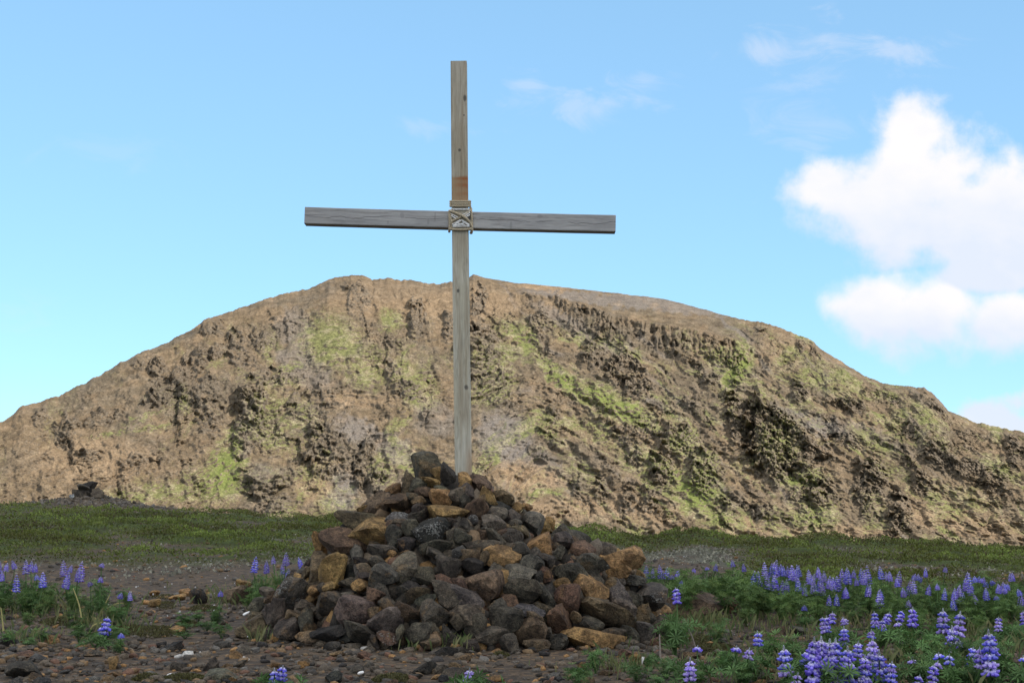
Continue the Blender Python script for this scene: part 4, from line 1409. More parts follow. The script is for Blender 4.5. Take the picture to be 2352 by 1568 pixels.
def build_cross():
    global BAR_KNOTS
    root = empty('wooden_cross', tuple(p_bot), 'tall weathered timber cross lashed with rope, standing on the stone cairn', 'cross')
    m1 = mat_wood('weathered_post_wood', 1, (0.40, 0.365, 0.285), (0.50, 0.47, 0.395), post_stains)
    me = prism_beam(POST_L, 0.152, 0.15, 3)
    me.materials.append(m1)
    o = obj('upright_post', me)
    orient(o, p_low, p_top)
    o.parent = root
    o.matrix_parent_inverse = Matrix.Translation(-Vector(p_bot))
    bl = at(702, 497.5, PY + 0.012)
    br = at(1413, 516.0, PY + 0.012)
    L = float(np.linalg.norm(br - bl))
    fx = lambda q: (q - 702) / 711 * L
    BAR_KNOTS = [(-0.02, fx(925), 0.03, 0.022), (0.05, fx(893), 0.02, 0.012), (-0.02, fx(1000), 0.05, 0.010), (0.03, fx(985), 0.03, 0.012), (0.045, fx(1174), 0.04, 0.014), (-0.045, fx(1240), 0.02, 0.03)]
    m2 = mat_wood('weathered_bar_wood', 2, (0.305, 0.296, 0.295), (0.39, 0.378, 0.368), bar_stains)
    me = prism_beam(L, 0.158, 0.14, 5)
    me.materials.append(m2)
    o = obj('crossbar', me)
    orient(o, bl, br)
    o.parent = root
    o.matrix_parent_inverse = Matrix.Translation(-Vector(p_bot))
    # ---- lashing, written in picture coordinates of the joint and laid on the timbers
    lash = obj('rope_lashing', None, root)
    lash.location = tuple(at(1058, 505, PY) - p_bot)
    base = at(1058, 505, PY)

    def Q(cx, cy, y):          # a point of the close-up of the joint
        qx, qy = (1000 + cx / 6.272) * 2352 / 2496, (400 + cy / 6.272) * 2352 / 2496
        return at(qx, qy, y) - base
    ca, cb_ = (0.56, 0.475, 0.34), (0.13, 0.098, 0.062)
    wa, wb = (0.80, 0.79, 0.77), (0.52, 0.50, 0.48)
    yf = PY - 0.075
    mr = mat_tint('rope_fibre', 0.95, 0.1)
    ropes, cords = [], []

    def ring(cy, xl, xr, sag=0.0, out=0.012, back=0.095):
        f_ = yf - out
        b_ = PY + back
        pts = []
        xs = np.linspace(xl + 18, xr - 18, 8)
        for x_ in xs:
            pts.append(Q(x_, cy + sag * math.sin((x_ - xl) / (xr - xl) * math.pi), f_))
        pts += [Q(xr - 4, cy, f_ + 0.006), Q(xr + 2, cy, f_ + 0.03), Q(xr + 2, cy, b_ - 0.03), Q(xr - 10, cy, b_),
                Q(xl + 10, cy, b_), Q(xl - 2, cy, b_ - 0.03), Q(xl - 2, cy, f_ + 0.03), Q(xl + 4, cy, f_ + 0.006), Q(xl + 18, cy, f_)]
        return pts
    for cy in (572, 606, 640):
        ropes.append(ring(cy, 618, 912, 0, 0.014))
    ropes.append(ring(992, 612, 935, 10, 0.016, 0.10))
    # diagonals across the face and hitches over the bar at both sides
    ropes.append([Q(600, 716, yf + 0.02), Q(615, 716, yf - 0.006), Q(660, 732, yf - 0.013), Q(790, 785, yf - 0.030), Q(860, 835, yf - 0.022), Q(910, 885, yf - 0.012), Q(940, 950, yf - 0.006), Q(946, 1020, yf + 0.0), Q(930, 1052, yf + 0.03), Q(925, 1050, yf + 0.17)])
    ropes.append([Q(618, 905, yf + 0.01), Q(630, 880, yf - 0.008), Q(690, 845, yf - 0.012), Q(785, 805, yf - 0.012), Q(850, 762, yf - 0.012), Q(905, 722, yf - 0.012), Q(930, 700, yf + 0.01), Q(932, 690, yf + 0.16)])
    ropes.append([Q(602, 716, yf + 0.16), Q(598, 722, yf + 0.012), Q(600, 800, yf + 0.004), Q(604, 900, yf + 0.004), Q(600, 1000, yf + 0.008), Q(596, 1030, yf + 0.03), Q(596, 1030, yf + 0.16)])
    ropes.append([Q(922, 672, yf + 0.14), Q(926, 678, yf + 0.01), Q(934, 740, yf + 0.0), Q(940, 840, yf + 0.004), Q(944, 960, yf + 0.008), Q(938, 1040, yf + 0.02), Q(934, 1056, yf + 0.05)])
    ropes.append([Q(618, 720, yf + 0.012), Q(622, 790, yf + 0.002), Q(632, 870, yf - 0.004), Q(640, 960, yf + 0.004), Q(630, 1010, yf + 0.02)])
    cords.append(ring(686, 628, 905, 0, 0.010))
    cords.append(ring(694, 630, 903, 0, 0.010))
    for a_, b_ in (((912, 722), (800, 778)), ((915, 745), (822, 800)), ((915, 775), (850, 812)), ((628, 765), (728, 815)), ((628, 790), (700, 835)), ((640, 925), (768, 852)), ((655, 945), (778, 862)),
                   ((905, 928), (780, 852)), ((900, 945), (800, 872)), ((645, 955), (905, 952)), ((650, 938), (800, 925)), ((700, 900), (840, 935)), ((820, 905), (690, 940))):
        cords.append([Q(a_[0], a_[1], yf - 0.016), Q((a_[0] + b_[0]) / 2, (a_[1] + b_[1]) / 2, yf - 0.018), Q(b_[0], b_[1], yf - 0.016)])
    for pth in ropes:
        V, Fc, Cc = rope_mesh(pth, 0.0118, 0.045, ca, cb_)
        obj('rope_turn', np_mesh('rope_turn', V, Fc, mr, True, Cc), lash)
    B = Buf()
    for pth in cords:
        V, Fc, Cc = rope_mesh(pth, 0.0062, 0.02, wa, wb, step=0.006, sides=8)
        B.add(V, Fc, Cc)
    obj('white_cord', B.mesh('white_cord', mr, True), lash)


build_cross()

# ------------------------------------------------------------------ gravel and loose stones
def gz1(x, y):
    return float(ground_z(np.array([x]), np.array([y]))[0])


def in_cairn(x, y, m=0.0):
    x, y = np.asarray(x), np.asarray(y)
    return np.hypot((x - AX) / 1.02, y - AY) < 2.0 + m


PAL = np.array([(0.066, 0.056, 0.047), (0.100, 0.081, 0.063), (0.130, 0.102, 0.075), (0.19, 0.125, 0.070), (0.29, 0.165, 0.070),
                (0.125, 0.112, 0.098), (0.145, 0.080, 0.055), (0.045, 0.040, 0.038), (0.50, 0.48, 0.45)])
PAL_P = np.array([.20, .20, .18, .10, .07, .10, .07, .07, .004]); PAL_P /= PAL_P.sum()


def bareness(x, y):
    """1 on open gravel, less under the lupins"""
    q = x / y * FA + 1176
    b = np.ones_like(x)
    b *= 1 - 0.75 * sstep(q, 1640, 1800) * sstep(y, 12.0, 12.8) * sstep(y, 18.5, 17)
    return b


def build_gravel():
    rs = np.random.default_rng(77)
    bases = []
    for i in range(30):
        V, Fc = rock_shape(rs, 1, 7, 0.10, 60.0, 0.5)
        bases.append((V, Fc))
    tiny = [rock_shape(rs, 1, 6, 0.12, 60.0, 0.5) for _ in range(6)]
    # singly built stones: the largest of the foreground
    singles = 0
    B = Buf()
    spots = []
    # (number, nearest, farthest, smallest, largest)
    for n, y0, y1, s0, s1 in ((6600, 8.2, 11.4, 0.012, 0.042), (420, 8.5, 11.6, 0.04, 0.075), (7200, 11.0, 17.0, 0.014, 0.04), (300, 11.2, 18, 0.04, 0.085), (3900, 16.5, 30.0, 0.018, 0.05)):
        u = rs.uniform(size=n)
        y = y0 + (y1 - y0) * u
        x = (rs.uniform(-420, 2850, n) - 1176) / FA * y
        s = s0 + (s1 - s0) * rs.uniform(size=n) ** 2.6
        keep = ~in_cairn(x, y, -0.12) & (rs.uniform(size=n) < bareness(x, y)) & (rs.uniform(size=n) > heath(x, y) * 0.95)
        cl = fbm(v3(x / 0.5, y / 0.6), 3, 141)
        keep &= rs.uniform(size=n) < 0.55 + 0.9 * cl + (s > 0.035) * 0.3
        for a_, b_, c_ in zip(x[keep], y[keep], s[keep]):
            spots.append((a_, b_, c_))
    spots = np.array(spots)
    zs = ground_z(spots[:, 0], spots[:, 1])
    app = spots[:, 2] / spots[:, 1]
    qq_ = spots[:, 0] / spots[:, 1] * FA + 1176
    app = np.where((qq_ > -20) & (qq_ < 2370) & (spots[:, 1] > 8.9), app, 0)
    order = np.argsort(-app)
    sel = set(order[:270].tolist())
    for i, (x, y, s) in enumerate(spots):
        half = s * rs.uniform(0.75, 1.3, 3) * np.array([1.1, 1.0, 0.62])
        rot = np.array(Euler((rs.uniform(-.3, .3), rs.uniform(-.3, .3), rs.uniform(0, 6.28))).to_matrix())
        ci = rs.choice(len(PAL), p=PAL_P)
        if s > 0.045 and ci == 8:
            ci = 1
        c = PAL[ci] * rs.uniform(0.8, 1.2)
        pos = np.array([x, y, zs[i] + half[2] * 0.35])
        if i in sel:
            o = bpy.data.objects.new('stone', SMALLROCKS[int(rs.integers(len(SMALLROCKS)))])
            COL.objects.link(o)
            o.parent = GROUND
            o.location = pos
            o.rotation_euler = Matrix(rot.tolist()).to_euler()
            o.scale = half
            o.color = (*c, 1 - rs.uniform(0, .25))
        else:
            V, Fc = bases[int(rs.integers(30))] if y < 13 else tiny[int(rs.integers(6))]
            B.add((V * half) @ rot.T + pos, Fc, c)
    obj('gravel', B.mesh('gravel', M_GRAVEL, False), kind='stuff', label='dark brown gravel and small stones covering the open ground', category='gravel')


build_gravel()


def loose(qx, qy, w, h, tone, lich, label, tilt=0, deep=1.0, sink=0.25, split=None):
    """a stone lying by itself; qx, qy is the middle of its foot in the picture, w and h its size there"""
    rs = np.random.default_rng(int(qx * 7 + qy))
    p = on_ground(qx, qy)
    p[2] = gz1(p[0], p[1])
    k = p[1] / F
    half = (w * k / 2, w * k / 2 * deep, h * k / 2 * (1 + sink))
    p = p + np.array([0, half[1] * 0.6, half[2] * (1 - 2 * sink)])
    me = ROCKS[int(rs.integers(len(ROCKS)))]
    o = put_stone(me, 'loose_stone', p, half, rot_view(tilt, rs.uniform(-.4, .4), 0), tone, lich, None, rs)
    thing(o, label, 'stone', 'larger stones lying loose around the cairn')
    return o


loose(450, 1388, 46, 38, 'k', 0, 'black stone on open gravel left of the cairn, darkest of the loose ones', 10)
loose(434, 1366, 40, 16, 'o', 0, 'small ochre stone behind the black stone left of the cairn', 5)
loose(556, 1352, 40, 26, 'o', 0, 'ochre stone at the foot of the small lupin clump left of the cairn', -10)
loose(545, 1388, 92, 46, 'b', .1, 'flat brown slab on the gravel just left of the cairn')
loose(405, 1376, 40, 16, 'o', 0, 'flat ochre stone left of the black stone on the gravel')
loose(352, 1395, 30, 20, 'o', 0, 'small ochre stone beside the moss patch on the left gravel')
loose(354, 1366, 28, 14, 'o', 0, 'farther of two small ochre stones on the left gravel')
loose(482, 1540, 40, 34, 'd', .1, 'dark angular stone on the foreground gravel left of the cairn')
loose(255, 1535, 36, 34, 'o', 0, 'pointed ochre stone in the left foreground gravel', 20)
loose(500, 1566, 84, 30, 'g', .2, 'broad grey stone at the bottom edge of the foreground gravel')
loose(975, 1548, 56, 32, 'k', 0, 'blackish stone in the gravel in front of the cairn middle', 15)
loose(765, 1566, 44, 26, 'k', 0, 'dark stone near the pale chip in front of the cairn')
loose(1608, 1424, 150, 60, 'b', .15, 'large brown boulder behind leafy stalks right of the cairn', 8)
loose(1668, 1410, 66, 42, 'r', .1, 'reddish brown boulder leaning by the lupin band right of the cairn', 20)
loose(1570, 1415, 60, 44, 'g', .2, 'grey stone half hidden behind lupin leaves right of the cairn')
loose(1790, 1456, 40, 20, 'b', .05, 'brown stone on bare soil between the two lupin patches')
loose(1838, 1458, 48, 22, 'd', .05, 'dark brown stone on bare soil below the lupin band')
loose(2150, 1487, 60, 22, 'b', .1, 'brown stone among the foreground lupins at the right')
loose(1458, 1523, 34, 30, 'o', 0, 'upright orange chip of rock in front of the long ochre slab', -30)
loose(45, 1560, 90, 42, 'd', .05, 'dark brown rock in the bottom left corner of the gravel')

M_WHITE = new_mat('white_chip')[0]
M_WHITE.node_tree.nodes['Principled BSDF'].inputs['Base Color'].default_value = (0.72, 0.70, 0.68, 1)
for qx, qy, w, h, t, lb in ((392, 1555, 20, 6, 10, 'thin white chip lying in the left foreground gravel'), (827, 1553, 18, 8, 25, 'white chip on a stone in front of the cairn'),
                            (1476, 1529, 6, 20, 85, 'white splinter standing beside the orange chip at the cairn foot'),
                            (566, 1412, 18, 6, 28, 'white shard lying on the lowest left stone of the cairn')):
    p = on_ground(qx, qy)
    k = p[1] / F
    rs_ = np.random.default_rng(qx)
    if qx == 566:
        p = at(qx, qy - 4, 12.35)
        k = 12.35 / F
    else:
        p[2] = gz1(p[0], p[1]) + h * k * 0.5 + 0.01
    V, Fc = rock_shape(rs_, 2, 7, 0.12)
    o = obj('white_chip', np_mesh('white_chip', V * np.array([w * k / 2, 0.02, h * k / 2]) if t != 85 else V * np.array([w * k / 2, 0.01, h * k / 2]), Fc, M_WHITE, True))
    o.location = p
    o.rotation_euler = (0, -R(t) if t != 85 else 0.15, 0.2)
    thing(o, lb, 'chip')

# ------------------------------------------------------------------ rock on the knoll at the left
kx, ky = -13.6, 45.6
kz = gz1(kx, ky)
kn = empty('rock_outcrop', (kx, ky, kz), 'dark broken rock outcrop on the knoll at the far left, before the mountain', 'rock')
rs_ = np.random.default_rng(5)
for qx, qy, w, h, t in ((205, 1122, 40, 30, 'k'), (222, 1135, 36, 26, 'd'), (190, 1138, 40, 26, 'd'), (208, 1144, 60, 24, 'k'), (240, 1146, 34, 18, 'd'), (168, 1146, 34, 14, 'd'), (192, 1118, 26, 16, 'd'), (214, 1112, 22, 12, 'k')):
    p = at(qx, qy, ky + rs_.uniform(-.3, .3))
    k = p[1] / F
    put_stone(ROCKS[int(rs_.integers(len(ROCKS)))], 'stone', p, (w * k / 2, w * k / 2, h * k / 2 * 1.2), rot_view(rs_.uniform(-20, 20), rs_.uniform(-.5, .5)), t, .3, kn, rs_)
p = at(165, 1139, 45.0)
o = put_stone(ROCKS[3], 'loose_stone', p, (0.075, 0.07, 0.075), rot_view(20), 'g', 0.2, None, rs_)
o.color = (0.62, 0.61, 0.60, 1.0)
thing(o, 'round white stone on the knoll slope, left of the dark outcrop', 'stone')
Bk = Buf()
for i in range(700):
    y = rs_.uniform(43, 47.0)
    q = rs_.normal(215, 105)
    x = (q - 1176) / FA * y
    s = rs_.uniform(0.02, 0.07)
    V, Fc = rock_shape(rs_, 1, 7, 0.1)
    Bk.add((V * s * np.array([1.2, 1, .7])) @ np.array(Euler(rs_.uniform(0, 6, 3)).to_matrix()).T + np.array([x, y, gz1(x, y) + s * .2]), Fc, np.array(TONE[rs_.choice(list('dkdgl'))]) * rs_.uniform(.8, 1.4))
obj('scree', Bk.mesh('scree', M_GRAVEL, False), kind='stuff', label='grey rubble strewn over the knoll at the far left', category='rubble')


# ------------------------------------------------------------------ plants
def leaflet(B, base, d, up, L, W, col, fold=0.35):
    """a lance-shaped leaflet folded along its midrib"""
    s = np.cross(d, up)
    s /= np.linalg.norm(s) + 1e-9
    n = np.cross(s, d)
    m = base + d * L * 0.55 - n * L * 0.04
    tip = base + d * L - n * L * 0.16
    V = np.array([base, m + s * W / 2 + n * W * fold, tip, m, m - s * W / 2 + n * W * fold])
    B.add(V, [(0, 3, 1), (1, 3, 2), (0, 4, 3), (4, 2, 3)], np.array([col * .85, col, col * 1.1, col * 1.05, col]))


def palmate(B, c, nrm, rad, rs, col, n=None):
    n = n or int(rs.integers(7, 10))
    a = np.cross(nrm, [0.3, 0.2, 0.9])
    a /= np.linalg.norm(a) + 1e-9
    b = np.cross(nrm, a)
    a0 = rs.uniform(0, 6.28)
    lift = rs.uniform(0.15, 0.7)
    for k in range(n):
        w = a0 + 2 * math.pi * (k + rs.uniform(-.15, .15)) / n
        d = math.cos(w) * a + math.sin(w) * b + lift * nrm
        d /= np.linalg.norm(d)
        leaflet(B, c, d, nrm, rad * rs.uniform(0.9, 1.3), rad * 0.20, col * rs.uniform(0.8, 1.2))


GREEN = np.array((0.074, 0.138, 0.042))


def leaf_mesh(seed):
    """one palmate leaf with its stalk; unit radius, hub at the origin, opening along +Z"""
    rs = np.random.default_rng(seed)
    B = Buf()
    palmate(B, np.zeros(3), np.array([0.0, 0.0, 1.0]), 1.0, rs, GREEN * rs.uniform(.85, 1.25), 9)
    V, Fc = tube_tri([(0, 0, 0), (0.1, 0.05, -0.5), (0.0, 0.1, -1.2)], [0.035, 0.04, 0.05], 4)
    B.add(V, Fc, GREEN * 1.5)
    return B.mesh('leaf', M_LEAF, False)


LEAVES = [leaf_mesh(200 + i) for i in range(7)]


def foliage_mesh(seed, nleaf, h, spread, lr):
    """bushy mass of palmate leaves on upright stems; foot at the origin"""
    rs = np.random.default_rng(seed)
    B = Buf()
    ns = max(3, nleaf // 7)
    for s in range(ns):
        az = rs.uniform(0, 6.28)
        lean = spread * rs.uniform(0.1, 1.0)
        top = np.array([math.cos(az) * lean, math.sin(az) * lean, h * rs.uniform(0.6, 1.0)])
        mid = top * np.array([0.4, 0.4, 0.55])
        V, Fc = tube_tri([np.zeros(3), mid, top], [0.006, 0.005, 0.003], 3)
        B.add(V, Fc, GREEN * 1.1)
        for k in range(7):
            f = rs.uniform(0.2, 1.0)
            p = mid * 2 * f if f < 0.5 else mid + (top - mid) * (f - 0.5) * 2
            a2 = rs.uniform(0, 6.28)
            d = np.array([math.cos(a2), math.sin(a2), rs.uniform(0.1, 0.9)])
            pl = lr * rs.uniform(0.7, 1.5)
            e = p + d * pl
            e[2] = max(e[2], 0.02)
            nrm = d * 0.55 + np.array([0, 0, 0.8]) + rs.normal(size=3) * 0.25
            nrm /= np.linalg.norm(nrm)
            t = rs.uniform()
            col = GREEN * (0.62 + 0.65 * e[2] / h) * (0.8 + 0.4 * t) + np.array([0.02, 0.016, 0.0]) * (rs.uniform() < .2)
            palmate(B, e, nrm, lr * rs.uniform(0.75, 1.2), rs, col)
            B.add(np.array([p, p + [0.003, 0, 0], e]), [(0, 1, 2)], GREEN * 1.3)
    return B.mesh('foliage', M_LEAF, False)


FOLIAGE = [foliage_mesh(300 + i, 63, 0.36, 0.17, 0.050) for i in range(8)]
LOWFOL = [foliage_mesh(340 + i, 42, 0.20, 0.15, 0.052) for i in range(4)]

VIO = np.array((0.165, 0.105, 0.70))
BLU = np.array((0.095, 0.100, 0.70))
LIL = np.array((0.44, 0.33, 0.76))
WHT = np.array((0.84, 0.81, 0.90))
PALE = np.array((0.42, 0.44, 0.52))


def ball_low(sub):
    return ICO[sub]


OCT_V = np.array([(1, 0, 0), (-1, 0, 0), (0, 1, 0), (0, -1, 0), (0, 0, 1), (0, 0, -1)], float)
OCT_F = np.array([(0, 2, 4), (2, 1, 4), (1, 3, 4), (3, 0, 4), (2, 0, 5), (1, 2, 5), (3, 1, 5), (0, 3, 5)])


def floret(B, c, out, size, rs, body, tip, fine):
    """pea flower: a keel pointing outwards and a banner folded up behind it"""
    up = np.array([0, 0, 1.0])
    s = np.cross(out, up)
    s /= np.linalg.norm(s) + 1e-9
    M = np.stack([out, s, np.cross(s, out)], 1)
    if fine:
        V0, F0 = ICO[1]
    else:
        V0, F0 = OCT_V, OCT_F
    keel = (V0 * np.array([0.62, 0.30, 0.34]) * size) @ M.T + c + out * size * 0.62
    zc = V0[:, 2:3] * 0.5 + 0.5
    B.add(keel, F0, body * (1 - 0.25 * zc) + tip * 0.25 * zc)
    if fine:
        ban = (V0 * np.array([0.34, 0.40, 0.46]) * size) @ M.T + c + out * size * 0.34 + up * size * 0.40
        B.add(ban, F0, body * (1 - zc ** 1.5) + tip * zc ** 1.5)
    else:
        q = c + out * size * 0.35 + up * size * 0.25
        V = np.array([q - s * size * 0.46, q + s * size * 0.46, q + up * size * 0.62 + out * size * 0.12])
        B.add(V, [(0, 1, 2)], np.array([body * .4 + tip * .6, body * .4 + tip * .6, tip]))


def whorl_mesh(seed, kind):
    """a ring of florets round the stalk, unit radius"""
    rs = np.random.default_rng(seed)
    B = Buf()
    n = int(rs.integers(6, 9))
    a0 = rs.uniform(0, 6.28)
    for k in range(n):
        w = a0 + 2 * math.pi * (k + rs.uniform(-.2, .2)) / n
        out = np.array([math.cos(w), math.sin(w), rs.uniform(-.12, .35)])
        out /= np.linalg.norm(out)
        body = [VIO, BLU, LIL * .8 + VIO * .2][kind] * rs.uniform(.8, 1.2)
        tip = WHT if rs.uniform() < 0.62 else LIL
        floret(B, out * 0.22 + np.array([0, 0, rs.uniform(-.12, .12)]), out, 0.68 * rs.uniform(.85, 1.1), rs, body, tip, True)
    return B.mesh('whorl', M_PETAL, True)


def bud_mesh(seed):
    rs = np.random.default_rng(seed)
    B = Buf()
    for k in range(16):
        w = k * 2.4
        z = k / 16 * 1.8
        r = 0.30 * (1 - k / 18)
        V0, F0 = OCT_V, OCT_F
        B.add(V0 * np.array([.16, .16, .26]) + np.array([math.cos(w) * r, math.sin(w) * r, z]), F0, (PALE if k > 5 else WHT * .85) * rs.uniform(.7, 1.1))
    return B.mesh('bud_tip', M_PETAL, True)


WHORLS = [whorl_mesh(400 + i, i % 3) for i in range(9)]
BUDS = [bud_mesh(440 + i) for i in range(3)]


def spike_mesh(seed, kind):
    """a whole flower spike of unit length for plants farther off"""
    rs = np.random.default_rng(seed)
    B = Buf()
    nw = int(rs.integers(7, 10))
    for i in range(nw):
        f = i / (nw - 1)
        z = 0.02 + 0.86 * f
        r = (0.195 - 0.125 * f ** 2.4)
        n = 7 if f < .7 else 5
        a0 = rs.uniform(0, 6.28)
        for k in range(n):
            w = a0 + 2 * math.pi * (k + rs.uniform(-.2, .2)) / n
            out = np.array([math.cos(w), math.sin(w), rs.uniform(-.1, .4)])
            out /= np.linalg.norm(out)
            body = [VIO, BLU, VIO * .6 + LIL * .4][kind] * rs.uniform(.75, 1.2)
            tip = WHT if rs.uniform() < 0.62 else LIL
            floret(B, out * r * .22 + np.array([0, 0, z + rs.uniform(-.012, .012)]), out, r * .66, rs, body, tip, False)
    for k in range(5):
        B.add(OCT_V * np.array([.022, .022, .035]) + np.array([rs.uniform(-.015, .015), rs.uniform(-.015, .015), 0.89 + k * .022]), OCT_F, (LIL + WHT) * .42)
    V, Fc = tube_tri([(0, 0, -.02), (0, 0, .97)], [.018, .008], 4)
    B.add(V, Fc, GREEN * .9)
    return B.mesh('flower_spike', M_PETAL, False)


SPIKES = [spike_mesh(460 + i, i % 3) for i in range(9)]


def stick(name, pts, rad, col, parent, mat, sides=5):
    V, Fc = tube_tri(pts, rad, sides)
    return obj(name, np_mesh(name, V, Fc, mat, True, np.broadcast_to(np.array(col), (len(V), 3))), parent)


def align(o, d, roll=0.0):
    o.rotation_mode = 'QUATERNION'
    q = Vector(d).to_track_quat('Z', 'Y')
    o.rotation_quaternion = q @ Euler((0, 0, roll)).to_quaternion()


def add_spike(root, top, bot, fine, rs, width=None):
    """top and bottom of a spike relative to the foot of its plant"""
    L = float(np.linalg.norm(top - bot))
    d = (top - bot) / L
    if not fine:
        s = obj('flower_spike', SPIKES[int(rs.integers(9))], root)
        s.location = bot
        align(s, d, rs.uniform(0, 6.28))
        w = float(np.clip(L * 1.5, 0.16, 0.245)) * rs.uniform(.9, 1.1)
        s.scale = (w, w, L)
    else:
        s = stick('flower_spike', [bot, bot + d * L * .5, top - d * L * .05], [.005, .004, .002], GREEN * 1.0, root, M_LEAF)
        R0_ = width or float(np.clip(L * 0.30, 0.035, 0.056))
        z = 0.0
        i = 0
        kind = int(rs.integers(3))
        while z < L - 0.035:
            f = z / L
            r = R0_ * (1.05 - 0.55 * f ** 2)
            wv = WHORLS[int(rs.integers(3)) * 3 + (kind if rs.uniform() < .7 else int(rs.integers(3)))]
            o = obj('whorl', wv, s)
            o.location = bot + d * (z + 0.01)
            align(o, d + rs.normal(size=3) * .05, rs.uniform(0, 6.28))
            o.scale = (r, r, r * .92)
            z += r * rs.uniform(.70, .85)
            i += 1
        o = obj('bud_tip', BUDS[int(rs.integers(3))], s)
        o.location = bot + d * min(z, L - 0.02)
        align(o, d)
        o.scale = (R0_ * .5, R0_ * .5, R0_ * .36)
    # the stem below the flowers
    b0 = np.array([bot[0] * .12 + rs.uniform(-.02, .02), bot[1] * .12, 0.0])
    m = b0 * .4 + bot * .6 + np.array([0, 0, -0.1 * bot[2]])
    stick('stem', [b0, m, bot], [.006, .0055, .0045], GREEN * 1.15, root, M_LEAF, 4)


CROP = {3: (0, 1150, 3.05), 1: (560, 1080, SC), 4: (1500, 1250, 3.787), 5: (2000, 1250, 3.788)}


def to_q(crop, x, y):
    ox, oy, s = CROP[crop]
    return (ox + x / s) * 2352 / 2496, (oy + y / s) * 2352 / 2496


def plants_from(spikes, depth_of, fine, label, group, name='lupin_plant', nfol=1, join=0.22, hfix=None):
    """groups traced spikes into plants and builds them"""
    rs = np.random.default_rng(int(sum(s[1] for s in spikes)) % 9973)
    items = []
    for sp in spikes:
        crop, x, y0, y1 = sp[:4]
        q0 = to_q(crop, x, y0)
        q1 = to_q(crop, x + (sp[4] if len(sp) > 4 else rs.normal() * 11), y1)
        d = depth_of(q0, q1, rs)
        items.append((at(*q0, d), at(*q1, d)))
    items.sort(key=lambda t: (round(t[0][1] * 2), t[0][0]))
    groups = []
    for t, b in items:
        for gp in groups:
            c = gp[0][0]
            if abs(c[0] - t[0]) < join and abs(c[1] - t[1]) < 0.4 and len(gp) < 5:
                gp.append((t, b))
                break
        else:
            groups.append([(t, b)])
    out = []
    for gi, gp in enumerate(groups):
        cx = float(np.mean([b[0] for _, b in gp])) + rs.uniform(-.03, .03)
        cy = float(np.mean([b[1] for _, b in gp])) + rs.uniform(-.05, .05)
        base = np.array([cx, cy, gz1(cx, cy)])
        H = max(t[2] for t, _ in gp) - base[2]
        lb = label(gi, gp) if callable(label) else label
        root = empty(name, tuple(base), lb, 'lupin', group)
        for t, b in gp:
            b = b.copy()
            b[2] = max(b[2], base[2] + 0.03)
            add_spike(root, t - base, b - base, fine, rs)
        hf = min(max(H * (0.50 if fine else 0.62), 0.10), 0.42)
        if fine:
            nl = 17
            for k in range(nl):
                az = rs.uniform(0, 6.28)
                zf = rs.uniform(0.25, 1.0)
                rr = rs.uniform(0.05, 0.19)
                lf = obj('leaf', LEAVES[int(rs.integers(7))], root)
                lf.location = (math.cos(az) * rr, math.sin(az) * rr, hf * zf)
                align(lf, (math.cos(az) * .6 + rs.normal() * .2, math.sin(az) * .6 + rs.normal() * .2, 0.8), rs.uniform(0, 6.28))
                s_ = rs.uniform(0.05, 0.085)
                lf.scale = (s_, s_, s_)
        fm = (FOLIAGE if hf > .16 else LOWFOL)
        f = obj('foliage', fm[int(rs.integers(len(fm)))], root)
        k = hf / (.36 if hf > .16 else .20)
        f.scale = (max(k, .6) * rs.uniform(.85, 1.1), max(k, .6) * rs.uniform(.85, 1.1), k)
        f.rotation_euler = (0, 0, rs.uniform(0, 6.28))
        out.append(root)
    return out


